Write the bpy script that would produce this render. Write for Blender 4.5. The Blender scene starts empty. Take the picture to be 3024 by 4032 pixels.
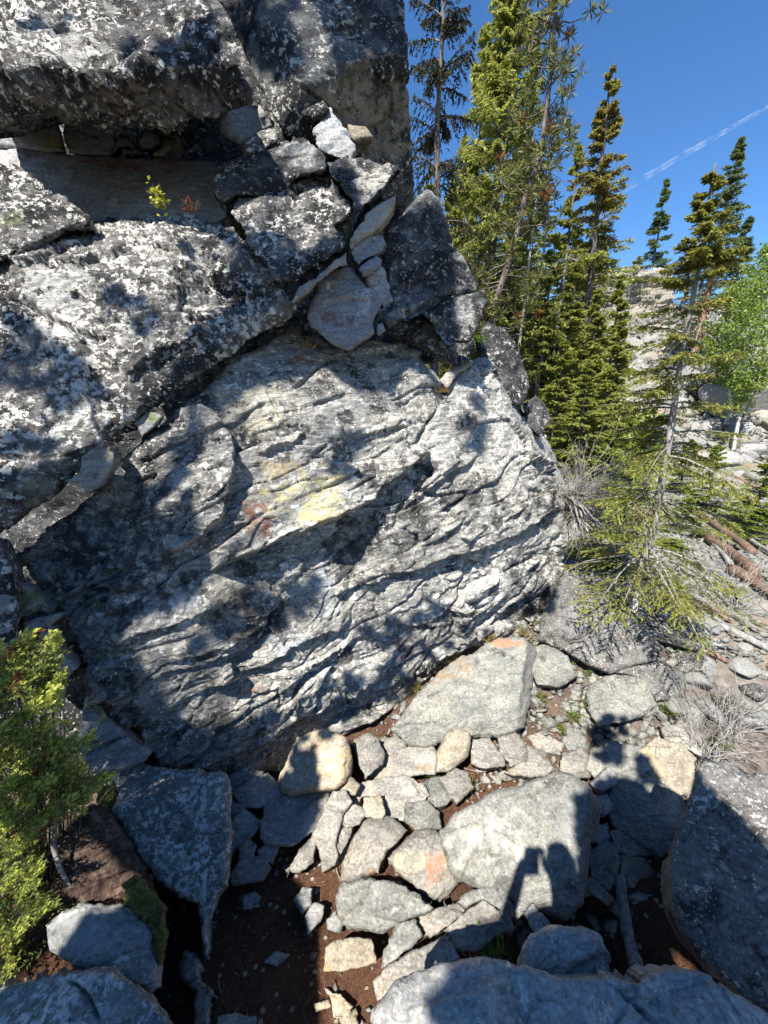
import bpy, math, random
import numpy as np
from mathutils import Vector, Matrix

# ------------------------------------------------------------------ camera, sky, sun, exposure
SC = bpy.context.scene
COL = SC.collection
W0, H0, FPX = 3024.0, 4032.0, 1512.0           # the photograph's frame and focal length in its pixels
CAM = np.array([0.0, 0.0, 2.9])
PITCH = math.radians(16.0)
cs, sn = math.cos(PITCH), math.sin(PITCH)

cam_data = bpy.data.cameras.new('camera')
cam_data.sensor_fit = 'HORIZONTAL'
cam_data.sensor_width = 36.0
cam_data.lens = 18.0
cam_data.clip_start = 0.05
cam_data.clip_end = 20000.0
cam = bpy.data.objects.new('camera', cam_data)
cam.location = CAM
cam.rotation_euler = (math.pi / 2 - PITCH, 0, 0)
COL.objects.link(cam)
SC.camera = cam

SUN_EL = math.radians(54.0)
SUN_AZ = math.radians(208.0)                   # clockwise from +Y: behind the camera, to its left
SUNV = np.array([math.sin(SUN_AZ) * math.cos(SUN_EL), math.cos(SUN_AZ) * math.cos(SUN_EL), math.sin(SUN_EL)])

world = bpy.data.worlds.new('World')
SC.world = world
world.use_nodes = True
wt = world.node_tree
sky = wt.nodes.new('ShaderNodeTexSky')
sky.sky_type = 'NISHITA'
sky.sun_disc = False
sky.sun_elevation = SUN_EL
sky.sun_rotation = SUN_AZ
sky.altitude = 2500.0
sky.air_density = 1.0
sky.dust_density = 0.1
sky.ozone_density = 3.6
wt.nodes['Background'].inputs['Strength'].default_value = 0.098
skh = wt.nodes.new('ShaderNodeHueSaturation')
skh.inputs['Saturation'].default_value = 1.18
wt.links.new(sky.outputs[0], skh.inputs['Color'])
wt.links.new(skh.outputs[0], wt.nodes['Background'].inputs['Color'])

sun_data = bpy.data.lights.new('sun', 'SUN')
sun_data.energy = 5.0
sun_data.angle = math.radians(0.5)
sun_data.color = (1.0, 0.955, 0.88)
sun = bpy.data.objects.new('sun', sun_data)
sun.rotation_euler = Vector(SUNV).to_track_quat('Z', 'Y').to_euler()
sun.location = (-8, -14, 22)
COL.objects.link(sun)

SC.view_settings.view_transform = 'Standard'
SC.view_settings.look = 'None'
SC.view_settings.gamma = 1.0
SC.view_settings.use_curve_mapping = False
SC.view_settings.exposure = 1.32
SC.render.engine = 'CYCLES'
SC.cycles.max_bounces = 5
SC.cycles.diffuse_bounces = 3
SC.cycles.glossy_bounces = 2
SC.cycles.transmission_bounces = 3
SC.cycles.transparent_max_bounces = 6

# ------------------------------------------------------------------ maths helpers
def ray(px, py):
    u = (np.asarray(px, float) - W0 / 2) / FPX
    v = (H0 / 2 - np.asarray(py, float)) / FPX
    return np.stack([u, cs + v * sn, -sn + v * cs], -1)

def at_y(px, py, y):
    r = ray(px, py)
    return CAM + r * (y / r[1])

def at_z(px, py, z):
    r = ray(px, py)
    return CAM + r * ((z - CAM[2]) / r[2])

def nrm(v):
    v = np.asarray(v, float)
    return v / (np.linalg.norm(v, axis=-1, keepdims=True) + 1e-12)

_rng = np.random.RandomState(7)
_PERM = np.concatenate([_rng.permutation(512)] * 2)
_G = nrm(_rng.normal(size=(512, 3)))

def pnoise(p, seed=0):
    """gradient noise, about -1..1"""
    p = np.asarray(p, float) + seed * 17.317
    i = np.floor(p).astype(np.int64)
    f = p - i
    w = f * f * f * (f * (f * 6 - 15) + 10)
    out = 0
    ix0, iy0, iz0 = i[:, 0] & 511, i[:, 1] & 511, i[:, 2] & 511
    for dx in (0, 1):
        hx = _PERM[(ix0 + dx) & 511]
        wx = w[:, 0] if dx else 1 - w[:, 0]
        for dy in (0, 1):
            hy = _PERM[hx + ((iy0 + dy) & 511)]
            wy = w[:, 1] if dy else 1 - w[:, 1]
            for dz in (0, 1):
                g = _G[_PERM[hy + ((iz0 + dz) & 511)]]
                d = g[:, 0] * (f[:, 0] - dx) + g[:, 1] * (f[:, 1] - dy) + g[:, 2] * (f[:, 2] - dz)
                wz = w[:, 2] if dz else 1 - w[:, 2]
                out = out + d * wx * wy * wz
    return out * 1.6

def fbm(p, oct=4, seed=0, gain=0.5, lac=2.03):
    a, s, q = 1.0, 0.0, np.asarray(p, float)
    for k in range(oct):
        s = s + a * pnoise(q, seed + k * 3)
        q = q * lac
        a *= gain
    return s

_WT = _rng.rand(512, 3); _WH = _rng.rand(512); _WV = _rng.rand(512, 3) * 2 - 1

def worley(q, seed=0):
    """cell noise: height of the cell, its tilt at the point, and how near the joint to the next cell is"""
    q = np.asarray(q, float) + seed * 11.37
    i = np.floor(q).astype(np.int64); f = q - i
    n = len(q)
    d1 = np.full(n, 9.); d2 = np.full(n, 9.); idx = np.zeros(n, np.int64); rel = np.zeros((n, 3))
    for dx in (-1, 0, 1):
        hx = _PERM[(i[:, 0] + dx) & 511]
        for dy in (-1, 0, 1):
            hy = _PERM[hx + ((i[:, 1] + dy) & 511)]
            for dz in (-1, 0, 1):
                h = _PERM[hy + ((i[:, 2] + dz) & 511)]
                v = _WT[h] + np.array([dx, dy, dz]) - f
                d = (v * v).sum(1)
                k = d < d1
                d2 = np.where(k, d1, np.minimum(d2, d))
                d1 = np.where(k, d, d1)
                idx = np.where(k, h, idx)
                rel[k] = v[k]
    return _WH[idx], (_WV[idx] * rel).sum(1), np.sqrt(d2) - np.sqrt(d1)

def sstep(a, b, x):
    t = np.clip((x - a) / (b - a), 0, 1)
    return t * t * (3 - 2 * t)

# ------------------------------------------------------------------ mesh helpers
def mesh_np(name, V, F=None, quads=None, tris=None, mats=(), smooth=True, colors=None, col_name='stain'):
    """fast mesh from numpy arrays: quads (n,4) and/or tris (m,3)"""
    me = bpy.data.meshes.new(name)
    V = np.ascontiguousarray(V, dtype=np.float32)
    q = np.zeros((0, 4), np.int32) if quads is None else np.asarray(quads, np.int32)
    t = np.zeros((0, 3), np.int32) if tris is None else np.asarray(tris, np.int32)
    nl = len(q) * 4 + len(t) * 3
    me.vertices.add(len(V))
    me.vertices.foreach_set('co', V.ravel())
    me.loops.add(nl)
    me.loops.foreach_set('vertex_index', np.concatenate([q.ravel(), t.ravel()]).astype(np.int32))
    me.polygons.add(len(q) + len(t))
    ls = np.concatenate([np.arange(len(q)) * 4, len(q) * 4 + np.arange(len(t)) * 3]).astype(np.int32)
    me.polygons.foreach_set('loop_start', ls)
    me.update(calc_edges=True)
    if smooth:
        me.polygons.foreach_set('use_smooth', np.ones(len(q) + len(t), bool))
    if colors is not None:
        at = me.attributes.new(col_name, 'FLOAT_COLOR', 'POINT')
        at.data.foreach_set('color', np.ascontiguousarray(colors, np.float32).ravel())
    for m in mats:
        me.materials.append(m)
    return me

def link(name, me, parent=None, loc=None):
    o = bpy.data.objects.new(name, me)
    COL.objects.link(o)
    if loc is not None:
        o.location = loc
    if parent is not None:
        o.parent = parent
    return o

def tag(o, label=None, cat=None, group=None, kind=None):
    if label: o['label'] = label
    if cat: o['category'] = cat
    if group: o['group'] = group
    if kind: o['kind'] = kind
    return o

def empty(name, loc):
    o = bpy.data.objects.new(name, None)
    o.location = loc
    o.empty_display_size = 0.1
    COL.objects.link(o)
    return o

# ------------------------------------------------------------------ materials
def N(nt, kind, **kw):
    n = nt.nodes.new('ShaderNode' + kind)
    for k, v in kw.items():
        if k.startswith('i_'):
            n.inputs[k[2:].replace('_', ' ')].default_value = v
        else:
            setattr(n, k, v)
    return n

def ramp(nt, src, stops, interp='LINEAR'):
    r = nt.nodes.new('ShaderNodeValToRGB')
    r.color_ramp.interpolation = interp
    el = r.color_ramp.elements
    while len(el) < len(stops):
        el.new(0.5)
    for e, (p, c) in zip(el, stops):
        e.position = p
        e.color = (c, c, c, 1) if isinstance(c, (int, float)) else (*c, 1)
    nt.links.new(src, r.inputs[0])
    return r.outputs[0]

def noise(nt, vec, scale, detail=6, rough=0.6, dist=0.0, lac=2.0):
    n = N(nt, 'TexNoise')
    n.inputs['Scale'].default_value = scale
    n.inputs['Detail'].default_value = detail
    n.inputs['Roughness'].default_value = rough
    n.inputs['Distortion'].default_value = dist
    n.inputs['Lacunarity'].default_value = lac
    nt.links.new(vec, n.inputs['Vector'])
    return n.outputs[0]

def mixc(nt, fac, a, b, blend='MIX'):
    m = N(nt, 'Mix', data_type='RGBA', blend_type=blend)
    for inp, v in ((m.inputs[0], fac), (m.inputs[6], a), (m.inputs[7], b)):
        if isinstance(v, (int, float)):
            inp.default_value = v
        elif isinstance(v, tuple):
            inp.default_value = (*v, 1)
        else:
            nt.links.new(v, inp)
    return m.outputs[2]

def math_(nt, op, a, b=None, clamp=False):
    m = N(nt, 'Math', operation=op, use_clamp=clamp)
    for inp, v in zip(m.inputs, (a, b)):
        if v is None: continue
        if isinstance(v, (int, float)):
            inp.default_value = v
        else:
            nt.links.new(v, inp)
    return m.outputs[0]

def base_mat(name):
    m = bpy.data.materials.new(name)
    m.use_nodes = True
    nt = m.node_tree
    b = nt.nodes['Principled BSDF']
    return m, nt, b

def rock_mat(name, dark=(.10, .105, .11), light=(.30, .30, .29), tint=(.24, .20, .15), tint_amt=.3,
             white=.5, black=.5, wcol=(.60, .60, .57), bcol=(.018, .018, .020), fol=(0.0, 0.35, 0.55),
             aspect=6.0, bump=1.0, lscale=1.0, green=.0, rough=.82, nscale=1.0):
    """foliated schist with crusts of pale and black lichen; amounts run 0..1"""
    m, nt, b = base_mat(name)
    L = nt.links.new
    tc = N(nt, 'TexCoord')
    P = tc.outputs['Object']
    oi = N(nt, 'ObjectInfo')
    # foliation: noise squeezed along one axis
    mp = N(nt, 'Mapping', vector_type='POINT')
    mp.inputs['Rotation'].default_value = fol
    mp.inputs['Scale'].default_value = (1, 1, aspect)
    L(P, mp.inputs['Vector'])
    F = mp.outputs[0]
    f1 = noise(nt, F, 5.0 * nscale, 8, .68, .3)
    f2 = noise(nt, F, 26.0 * nscale, 5, .65, .2)
    big = noise(nt, P, 1.1 * nscale, 4, .55)
    mid = noise(nt, P, 4.3 * nscale, 6, .6)
    fine = noise(nt, P, 60.0, 6, .7)
    c = ramp(nt, f1, [(.30, dark), (.52, tuple((a + d) / 2 for a, d in zip(dark, light))), (.68, light)])
    c = mixc(nt, math_(nt, 'MULTIPLY', ramp(nt, f2, [(.42, 0.), (.66, 1.)]), .45), c, light)
    c = mixc(nt, math_(nt, 'MULTIPLY', ramp(nt, mid, [(.48, 0.), (.62, 1.)]), tint_amt), c, tint)
    # brightness differs a little from rock to rock
    hv = N(nt, 'HueSaturation')
    L(math_(nt, 'ADD', math_(nt, 'MULTIPLY', oi.outputs['Random'], .36), .82), hv.inputs['Value'])
    L(c, hv.inputs['Color'])
    c = hv.outputs[0]
    g = ramp(nt, fine, [(.32, .42), (.68, 1.50)])
    c = mixc(nt, .8, c, g, 'MULTIPLY')
    # black lichen, in patches
    nb = noise(nt, P, 4.6 * lscale, 10, .74, .1)
    nb = math_(nt, 'ADD', nb, math_(nt, 'MULTIPLY', math_(nt, 'SUBTRACT', big, .5), .55))
    tb = .74 - .30 * black
    mb = ramp(nt, nb, [(tb - .02, 0.), (tb + .10, 1.)])
    c = mixc(nt, math_(nt, 'MULTIPLY', mb, .92 if black > 0 else 0.), c, bcol)
    # pale crusts
    nw = noise(nt, P, 21.0 * lscale, 9, .70, .1)
    nw = math_(nt, 'ADD', nw, math_(nt, 'MULTIPLY', math_(nt, 'SUBTRACT', mid, .5), .42))
    nw = math_(nt, 'SUBTRACT', nw, math_(nt, 'MULTIPLY', math_(nt, 'SUBTRACT', big, .5), .45))
    tw = .76 - .28 * white
    mw = ramp(nt, nw, [(tw, 0.), (tw + .035, 1.)])
    wc = ramp(nt, noise(nt, P, 23.0, 4, .6), [(.35, tuple(x * .62 for x in wcol)), (.6, wcol)])
    c = mixc(nt, math_(nt, 'MULTIPLY', mw, .95 if white > 0 else 0.), c, wc)
    # crusts and rosettes: round patches of their own size, crinkled at the rim
    wv = N(nt, 'VectorMath', operation='MULTIPLY_ADD')
    nz = N(nt, 'TexNoise'); nz.inputs['Scale'].default_value = 16.0 * lscale; nz.inputs['Detail'].default_value = 7; nz.inputs['Roughness'].default_value = .7
    L(P, nz.inputs['Vector']); L(nz.outputs['Color'], wv.inputs[0]); wv.inputs[1].default_value = (.22 / lscale,) * 3; L(P, wv.inputs[2])
    for sc_, gate, rad, colr, amt in ((4.5, .66 - .25 * black, .40, bcol, .85 * min(1., black * 1.3)), (8.5, .72 - .3 * white, .42, tuple(x * .55 for x in wcol), .6), (17., .72 - .32 * white, .34, wcol, .7)):
        vp = N(nt, 'TexVoronoi'); vp.inputs['Scale'].default_value = sc_ * lscale
        L(wv.outputs[0], vp.inputs['Vector'])
        sc2 = N(nt, 'SeparateColor'); L(vp.outputs['Color'], sc2.inputs[0])
        on = math_(nt, 'GREATER_THAN', sc2.outputs[0], gate)
        rr = math_(nt, 'SUBTRACT', math_(nt, 'MULTIPLY', sc2.outputs[1], rad), vp.outputs['Distance'])
        mk = math_(nt, 'MULTIPLY', on, ramp(nt, math_(nt, 'ADD', rr, .5), [(.495, 0.), (.53, 1.)]))
        c = mixc(nt, math_(nt, 'MULTIPLY', mk, amt), c, colr)
    # small round pale crusts
    vo = N(nt, 'TexVoronoi')
    vo.inputs['Scale'].default_value = 34.0 * lscale
    vo.inputs['Randomness'].default_value = 1.0
    L(P, vo.inputs['Vector'])
    sp = math_(nt, 'MULTIPLY', ramp(nt, vo.outputs['Distance'], [(.16, 1.), (.24, 0.)]), ramp(nt, mid, [(.45, 0.), (.6, 1.)]))
    c = mixc(nt, math_(nt, 'MULTIPLY', sp, .8 * min(1., white * 1.6)), c, tuple(x * .85 for x in wcol))
    if green > 0:
        ng = noise(nt, P, 3.2, 8, .7)
        c = mixc(nt, math_(nt, 'MULTIPLY', ramp(nt, ng, [(.62 - .12 * green, 0.), (.68 - .1 * green, 1.)]), .6 * green), c, (.22, .25, .11))
    # stained spots and some painted shade, with their own outline, carried by the mesh
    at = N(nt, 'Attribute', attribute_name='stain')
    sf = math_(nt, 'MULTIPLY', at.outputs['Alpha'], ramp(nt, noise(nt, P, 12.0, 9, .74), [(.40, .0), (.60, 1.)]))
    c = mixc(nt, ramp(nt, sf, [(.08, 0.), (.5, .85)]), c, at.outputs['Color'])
    c = mixc(nt, 1.0, c, (1.02, 1.0, .95), 'MULTIPLY')
    L(c, b.inputs['Base Color'])
    b.inputs['Roughness'].default_value = rough
    b.inputs['Specular IOR Level'].default_value = .25
    h = math_(nt, 'ADD', math_(nt, 'MULTIPLY', f1, .9), math_(nt, 'MULTIPLY', f2, .35))
    h = math_(nt, 'ADD', h, math_(nt, 'MULTIPLY', fine, .22))
    h = math_(nt, 'ADD', h, math_(nt, 'MULTIPLY', mw, .05))
    h = math_(nt, 'ADD', h, math_(nt, 'MULTIPLY', nb, .25))
    bp = N(nt, 'Bump')
    bp.inputs['Strength'].default_value = min(1., .75 * bump)
    bp.inputs['Distance'].default_value = .045 * bump
    L(h, bp.inputs['Height'])
    L(bp.outputs[0], b.inputs['Normal'])
    return m

FOL = (0.30, -0.42, 0.0)
M = {}
M['lichen'] = rock_mat('lichen_crusted_schist', dark=(.06, .06, .065), light=(.26, .25, .24), white=.80, black=.95, wcol=(.80, .79, .76), bump=1.5, tint=(.10, .07, .055), tint_amt=.45, fol=FOL, aspect=3.0)
M['lichen_near'] = rock_mat('near_lichen_schist', dark=(.055, .055, .06), light=(.24, .235, .225), white=.50, black=.66, wcol=(.56, .55, .52), tint=(.11, .085, .07), tint_amt=.35, fol=FOL, aspect=3.0, lscale=2.1)
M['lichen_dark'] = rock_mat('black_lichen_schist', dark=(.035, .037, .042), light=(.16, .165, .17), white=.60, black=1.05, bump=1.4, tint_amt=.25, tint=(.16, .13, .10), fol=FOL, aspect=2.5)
M['schist'] = rock_mat('boulder_schist', dark=(.075, .08, .085), light=(.60, .59, .56), white=.72, black=.68, wcol=(.80, .79, .76), bcol=(.022, .022, .024), tint=(.36, .31, .23), tint_amt=.30, fol=FOL, aspect=5.0, bump=1.2)
M['blue'] = rock_mat('fresh_blue_schist', dark=(.12, .13, .15), light=(.34, .35, .36), white=.22, black=.20, tint=(.20, .15, .14), tint_amt=.30, fol=(0.15, -.12, 0.), aspect=7.0, bump=.7)
M['pale'] = rock_mat('pale_path_schist', dark=(.085, .083, .078), light=(.33, .315, .29), white=.42, black=.42, wcol=(.46, .45, .42), tint=(.42, .33, .22), tint_amt=.40, fol=(0.9, -.3, .4), aspect=6.0, bump=.7)
M['grey'] = rock_mat('grey_path_schist', dark=(.085, .09, .088), light=(.28, .28, .262), white=.46, black=.42, lscale=1.6, wcol=(.42, .42, .40), tint=(.30, .28, .22), tint_amt=.3, fol=(0.9, -.3, .4), aspect=5.0, bump=.8, green=.3)
M['tan'] = rock_mat('tan_fresh_rock', dark=(.16, .138, .108), light=(.40, .355, .285), white=.25, black=.15, wcol=(.52, .50, .44), tint=(.55, .38, .18), tint_amt=.5, fol=(0.9, -.3, .4), aspect=4.0, bump=.7)
M['slate'] = rock_mat('slate_grey_rock', dark=(.14, .145, .15), light=(.34, .34, .335), white=.38, black=.35, tint=(.2, .17, .14), tint_amt=.25, fol=(0.9, -.3, .4), aspect=5.0, bump=.8)
M['under'] = rock_mat('brown_underside_rock', dark=(.13, .115, .095), light=(.32, .28, .22), white=.35, black=.62, wcol=(.40, .36, .29), tint=(.26, .20, .13), tint_amt=.4, fol=FOL, aspect=2.5)
M['cliff'] = rock_mat('pale_cliff_rock', dark=(.10, .095, .085), light=(.52, .49, .43), white=.45, black=.45, tint=(.42, .34, .24), tint_amt=.3, fol=(0, .06, 0), aspect=7.0, lscale=.12, nscale=.16, bump=6.0)
M['whitelichen'] = rock_mat('white_lichen_boulder', dark=(.10, .11, .11), light=(.24, .25, .24), white=.90, black=.20, wcol=(.60, .61, .61), tint_amt=.2, fol=(0.9, -.3, .4), aspect=2.0, lscale=1.5)
# ------------------------------------------------------------------ rocks
def resample(poly, step):
    P = np.asarray(poly, float)
    out = []
    for a, b in zip(P, np.roll(P, -1, 0)):
        n = max(1, int(np.linalg.norm(b - a) / step))
        out.append(a + (b - a) * (np.arange(n) / n)[:, None])
    return np.concatenate(out)

def inside_mask(poly, xs, ys):
    x1, y1 = poly[:, 0], poly[:, 1]
    x2, y2 = np.roll(x1, -1), np.roll(y1, -1)
    m = np.zeros((len(ys), len(xs)), bool)
    for j, y in enumerate(ys):
        c = (y1 > y) != (y2 > y)
        if not c.any():
            continue
        xc = np.sort(x1[c] + (y - y1[c]) / (y2[c] - y1[c]) * (x2[c] - x1[c]))
        m[j] = (np.searchsorted(xc, xs) % 2) == 1
    return m

def nearest(pts, ref, chunk=4000):
    d = np.empty(len(pts)); k = np.empty(len(pts), int)
    for s in range(0, len(pts), chunk):
        q = ((pts[s:s + chunk, None, :] - ref[None]) ** 2).sum(-1)
        i = q.argmin(1)
        k[s:s + chunk] = i
        d[s:s + chunk] = np.sqrt(q[np.arange(len(i)), i])
    return d, k

def poly_sd(pts, line):
    """distance to a polyline, which side, and a weight that fades out past its ends"""
    line = np.asarray(line, float)
    best = np.full(len(pts), 1e9); side = np.zeros(len(pts)); arc = np.zeros(len(pts))
    seg = np.linalg.norm(line[1:] - line[:-1], axis=1)
    tot = seg.sum(); acc = 0.0
    for k_, (a, b) in enumerate(zip(line[:-1], line[1:])):
        e = b - a
        tr = ((pts - a) @ e) / (e @ e)
        t = np.clip(tr, 0, 1)
        d = pts - (a + t[:, None] * e)
        dist = np.sqrt((d ** 2).sum(1))
        s = np.sign(e[1] * (pts[:, 0] - a[0]) - e[0] * (pts[:, 1] - a[1]))
        lo = tr if k_ == 0 else t
        if k_ == len(seg) - 1:
            lo = np.where(tr > 1, tr, lo)
        k = dist < best
        best[k] = dist[k]; side[k] = s[k]; arc[k] = (acc + lo * seg[k_])[k]
        acc += seg[k_]
    f = min(90.0, tot * .3)
    return best, side, sstep(-8, f, arc) * sstep(-8, f, tot - arc)

class Plane:
    def __init__(self, n, P):
        self.n = nrm(n); self.P = np.asarray(P, float)
    def t(self, px, py):
        r = ray(px, py)
        den = r @ self.n
        den = np.where(den > -0.06, -0.06, den)
        return ((self.P - CAM) @ self.n) / den
    def hit(self, px, py):
        return CAM + ray(px, py) * self.t(px, py)

def rot_about(v, ax, ang):
    return np.array(Matrix.Rotation(ang, 3, Vector(ax)) @ Vector(v))

ROCKS = []
SURF = []                                             # (outline, surface function) of every rock, for the shade trees

def rock(name, label, cat, outline, plane, mat, facets=(), sw=None, step=5.0, R=22.0, T=1.0, lump=.035, strata=.018,
         sfreq=9.0, saspect=5.0, fol=None, feats=(), stains_shade=(), jag=5.0, group=None, seed=None, E=None, soft=.012, lumpf=1.6,
         chip=0.0):
    seed = len(ROCKS) + 1 if seed is None else seed
    px, py, mode, val, n = plane
    P0 = at_y(px, py, val) if mode == 'y' else at_z(px, py, val)
    planes = [Plane(n, P0)]
    for A, B, Cc, ang in facets:
        p0 = planes[0]
        a, b = p0.hit(*A), p0.hit(*B)
        ax = nrm(b - a)
        best = None
        for sg in (1, -1):
            q = Plane(rot_about(p0.n, ax, sg * math.radians(ang)), a)
            if best is None or q.t(*Cc) > best.t(*Cc):
                best = q
        planes.append(best)
    def tsurf(x, y):
        t = planes[0].t(x, y)
        for q in planes[1:]:
            t2 = q.t(x, y)
            h = np.clip(.5 + .5 * (t2 - t) / soft / 2, 0, 1)
            t = t * (1 - h) + t2 * h + soft * 2 * h * (1 - h)
        return t
    # outline: resampled and roughened
    o = resample(outline, 4.0)
    ctr = o.mean(0)
    nn = np.roll(o, -1, 0) - np.roll(o, 1, 0)
    nn = nn[:, ::-1] * [1, -1]
    nn /= np.linalg.norm(nn, axis=1, keepdims=True) + 1e-9
    q = np.c_[o * .011, np.full(len(o), seed * 3.7)]
    q2 = np.c_[o * .05, np.full(len(o), seed * 1.7)]
    o = o + nn * (jag * (fbm(q, 3, seed) + .45 * pnoise(q2, seed)))[:, None]
    x0, y0 = o.min(0) - step; x1, y1 = o.max(0) + step
    xs = np.arange(x0, x1 + step, step); ys = np.arange(y0, y1 + step, step)
    ins = inside_mask(o, xs, ys)
    cell = ins[:-1, :-1] | ins[1:, :-1] | ins[:-1, 1:] | ins[1:, 1:]
    nx = len(xs)
    cj, ci = np.nonzero(cell)
    quads = np.stack([cj * nx + ci, (cj + 1) * nx + ci, (cj + 1) * nx + ci + 1, cj * nx + ci + 1], 1)
    used, inv = np.unique(quads.ravel(), return_inverse=True)
    quads = inv.reshape(-1, 4)
    pts = np.stack([xs[used % nx], ys[used // nx]], 1)
    isin = ins.ravel()[used]
    dist = np.zeros(len(pts))
    out_i = np.nonzero(~isin)[0]
    if len(out_i):
        d, k = nearest(pts[out_i], o)
        pts[out_i] = o[k]
    er = ins.copy()
    K = int(R / step) + 2
    for _ in range(K):
        e2 = er.copy(); e2[1:] &= er[:-1]; e2[:-1] &= er[1:]; e2[:, 1:] &= er[:, :-1]; e2[:, :-1] &= er[:, 1:]
        er = e2
    deep = er.ravel()[used]
    band = np.nonzero(isin & ~deep)[0]
    dist[deep] = 1e9
    if len(band):
        d, k = nearest(pts[band], o)
        dist[band] = d
    t = tsurf(pts[:, 0], pts[:, 1])
    # rounded rim: falls back towards the outline
    e = np.clip(1 - dist / R, 0, 1)
    r = ray(pts[:, 0], pts[:, 1])
    pxm = t * np.linalg.norm(r, axis=1) / FPX                      # metres per photo pixel there
    t = t + R * pxm * (1 - np.sqrt(np.clip(1 - e * e, 0, 1))) * .8 / np.linalg.norm(r, axis=1)
    P = CAM + r * t[:, None]
    # normals
    def vnorm(P):
        a = P[quads[:, 2]] - P[quads[:, 0]]; b = P[quads[:, 3]] - P[quads[:, 1]]
        fn = np.cross(a, b)
        vn = np.zeros_like(P)
        for c in range(4):
            for ax in range(3):
                vn[:, ax] += np.bincount(quads[:, c], fn[:, ax], len(P))
        vn = nrm(vn)
        s = np.sign((vn * (CAM - P)).sum(1)); s[s == 0] = 1
        return vn * s[:, None]
    vn = vnorm(P)
    disp = np.zeros(len(P))
    edge = sstep(0, R * 1.2, dist)
    for ft in feats:
        kind, line = ft[0], ft[1]
        wob = fbm(np.c_[pts * .02, np.full(len(pts), seed)], 3, seed + 5) * 9
        d, s, on = poly_sd(pts, line) if line is not None else (None, None, None)
        if kind == 'crack':
            w, dep = ft[2], ft[3]
            disp -= dep * np.exp(-((np.abs(d + wob * .4)) / w) ** 2) * on
        elif kind == 'step':                                       # the left side stands proud, falling off over ft[4] pixels
            hgt, w, fall = ft[2], ft[3], ft[4]
            sd = d * s + wob
            disp += hgt * sstep(-w, w, sd) * np.exp(-np.clip(sd, 0, None) / fall) * np.where(d < fall * 3, 1, 0) * on
        elif kind == 'dent':
            (cx, cy, rx, ry, dep) = ft[2]
            g = np.exp(-(((pts[:, 0] - cx) / rx) ** 2 + ((pts[:, 1] - cy) / ry) ** 2))
            disp -= dep * g
    q = P + seed * 3.1
    disp += lump * fbm(q * lumpf, 3, seed) * (.35 + .65 * edge)
    if chip:
        c1 = fbm(q * 2.6, 2, seed + 9)
        disp += chip * (np.round(c1 * 3) / 3 - c1) * .9
    if strata:
        if fol is None:
            a, b = planes[0].hit(ctr[0] - 80, ctr[1] + 36), planes[0].hit(ctr[0] + 80, ctr[1] - 36)
            l = nrm(b - a)
            m_ = nrm(np.cross(l, planes[0].n) + .35 * planes[0].n)
        else:
            l, m_ = nrm(fol[0]), nrm(fol[1])
        k_ = nrm(np.cross(l, m_))
        w0 = fbm(q * 1.3, 2, seed + 2) * .06
        fr = np.stack([(q @ l) * sfreq / saspect, (q @ k_) * sfreq / saspect, (q @ m_ + w0) * sfreq], 1)
        patch = .45 + .75 * sstep(-.25, .45, fbm(q * 1.1, 2, seed + 8))
        if sw is not None:
            patch = patch * sw(pts[:, 0], pts[:, 1])
        # broken plates: elongated cells with their own height and tilt, at three sizes
        wrp = np.stack([fbm(fr * .9, 2, seed + 50 + a_) for a_ in range(3)], 1) * .30
        for kf, ka, sd_ in ((.60, 1.25, 1), (1.7, .50, 2), (4.6, .20, 3)):
            hc, tl, jn = worley((fr + wrp) * kf, seed * 3 + sd_)
            disp += strata * ka * ((hc - .5) * 1.15 + tl * 1.0 - .45 * np.clip(1 - jn / .07, 0, 1)) * patch
    disp += .0035 * fbm(q * 24, 2, seed + 13)
    P = P + vn * disp[:, None]
    # sides and back: the rim carried away from the viewer, narrowing
    ed = np.concatenate([quads[:, [0, 1]], quads[:, [1, 2]], quads[:, [2, 3]], quads[:, [3, 0]]])
    key = np.sort(ed, 1); key = key[:, 0] * len(P) + key[:, 1]
    _, idx, cnt = np.unique(key, return_index=True, return_counts=True)
    be = ed[idx[cnt == 1]]
    bv, binv = np.unique(be.ravel(), return_inverse=True)
    be2 = binv.reshape(-1, 2)
    Cw = P[bv].mean(0)
    if E is None:
        rc = nrm(ray(*ctr))
        E = nrm(rc * .9 + np.array([0, .25, 0])) if mode == 'y' else nrm(rc * .8 + np.array([0, .15, -.35]))
    E = nrm(E)
    rings = [P]
    faces = [quads]
    prev = bv
    off = len(P)
    for fz, sh in ((.06, 1.0), (.2, .99), (.5, .96), (.8, .88), (1.0, .72)):
        B = P[bv] * sh + Cw * (1 - sh) + E * (T * fz)
        B = B + .05 * min(1., T) * np.stack([pnoise(B * 2.2, seed + 20 + a) for a in range(3)], 1) * (fz > .06)
        rings.append(B)
        cur = off + np.arange(len(bv))
        faces.append(np.stack([prev[be2[:, 1]], prev[be2[:, 0]], cur[be2[:, 0]], cur[be2[:, 1]]], 1))
        prev = cur
        off += len(bv)
    V = np.concatenate(rings + [(Cw + E * T * 1.05)[None]])
    tris = np.stack([prev[be2[:, 1]], prev[be2[:, 0]], np.full(len(be2), off)], 1)
    Fq = np.concatenate(faces)
    # face winding: outward (towards the camera on the front)
    a = P[quads[:, 2]] - P[quads[:, 0]]; b = P[quads[:, 3]] - P[quads[:, 1]]
    if ((np.cross(a, b) * (CAM - P[quads[:, 0]])).sum(1) > 0).mean() < .5:
        Fq = Fq[:, ::-1]; tris = tris[:, ::-1]
    col = np.zeros((len(V), 4), np.float32)
    np_ = len(P)
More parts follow.
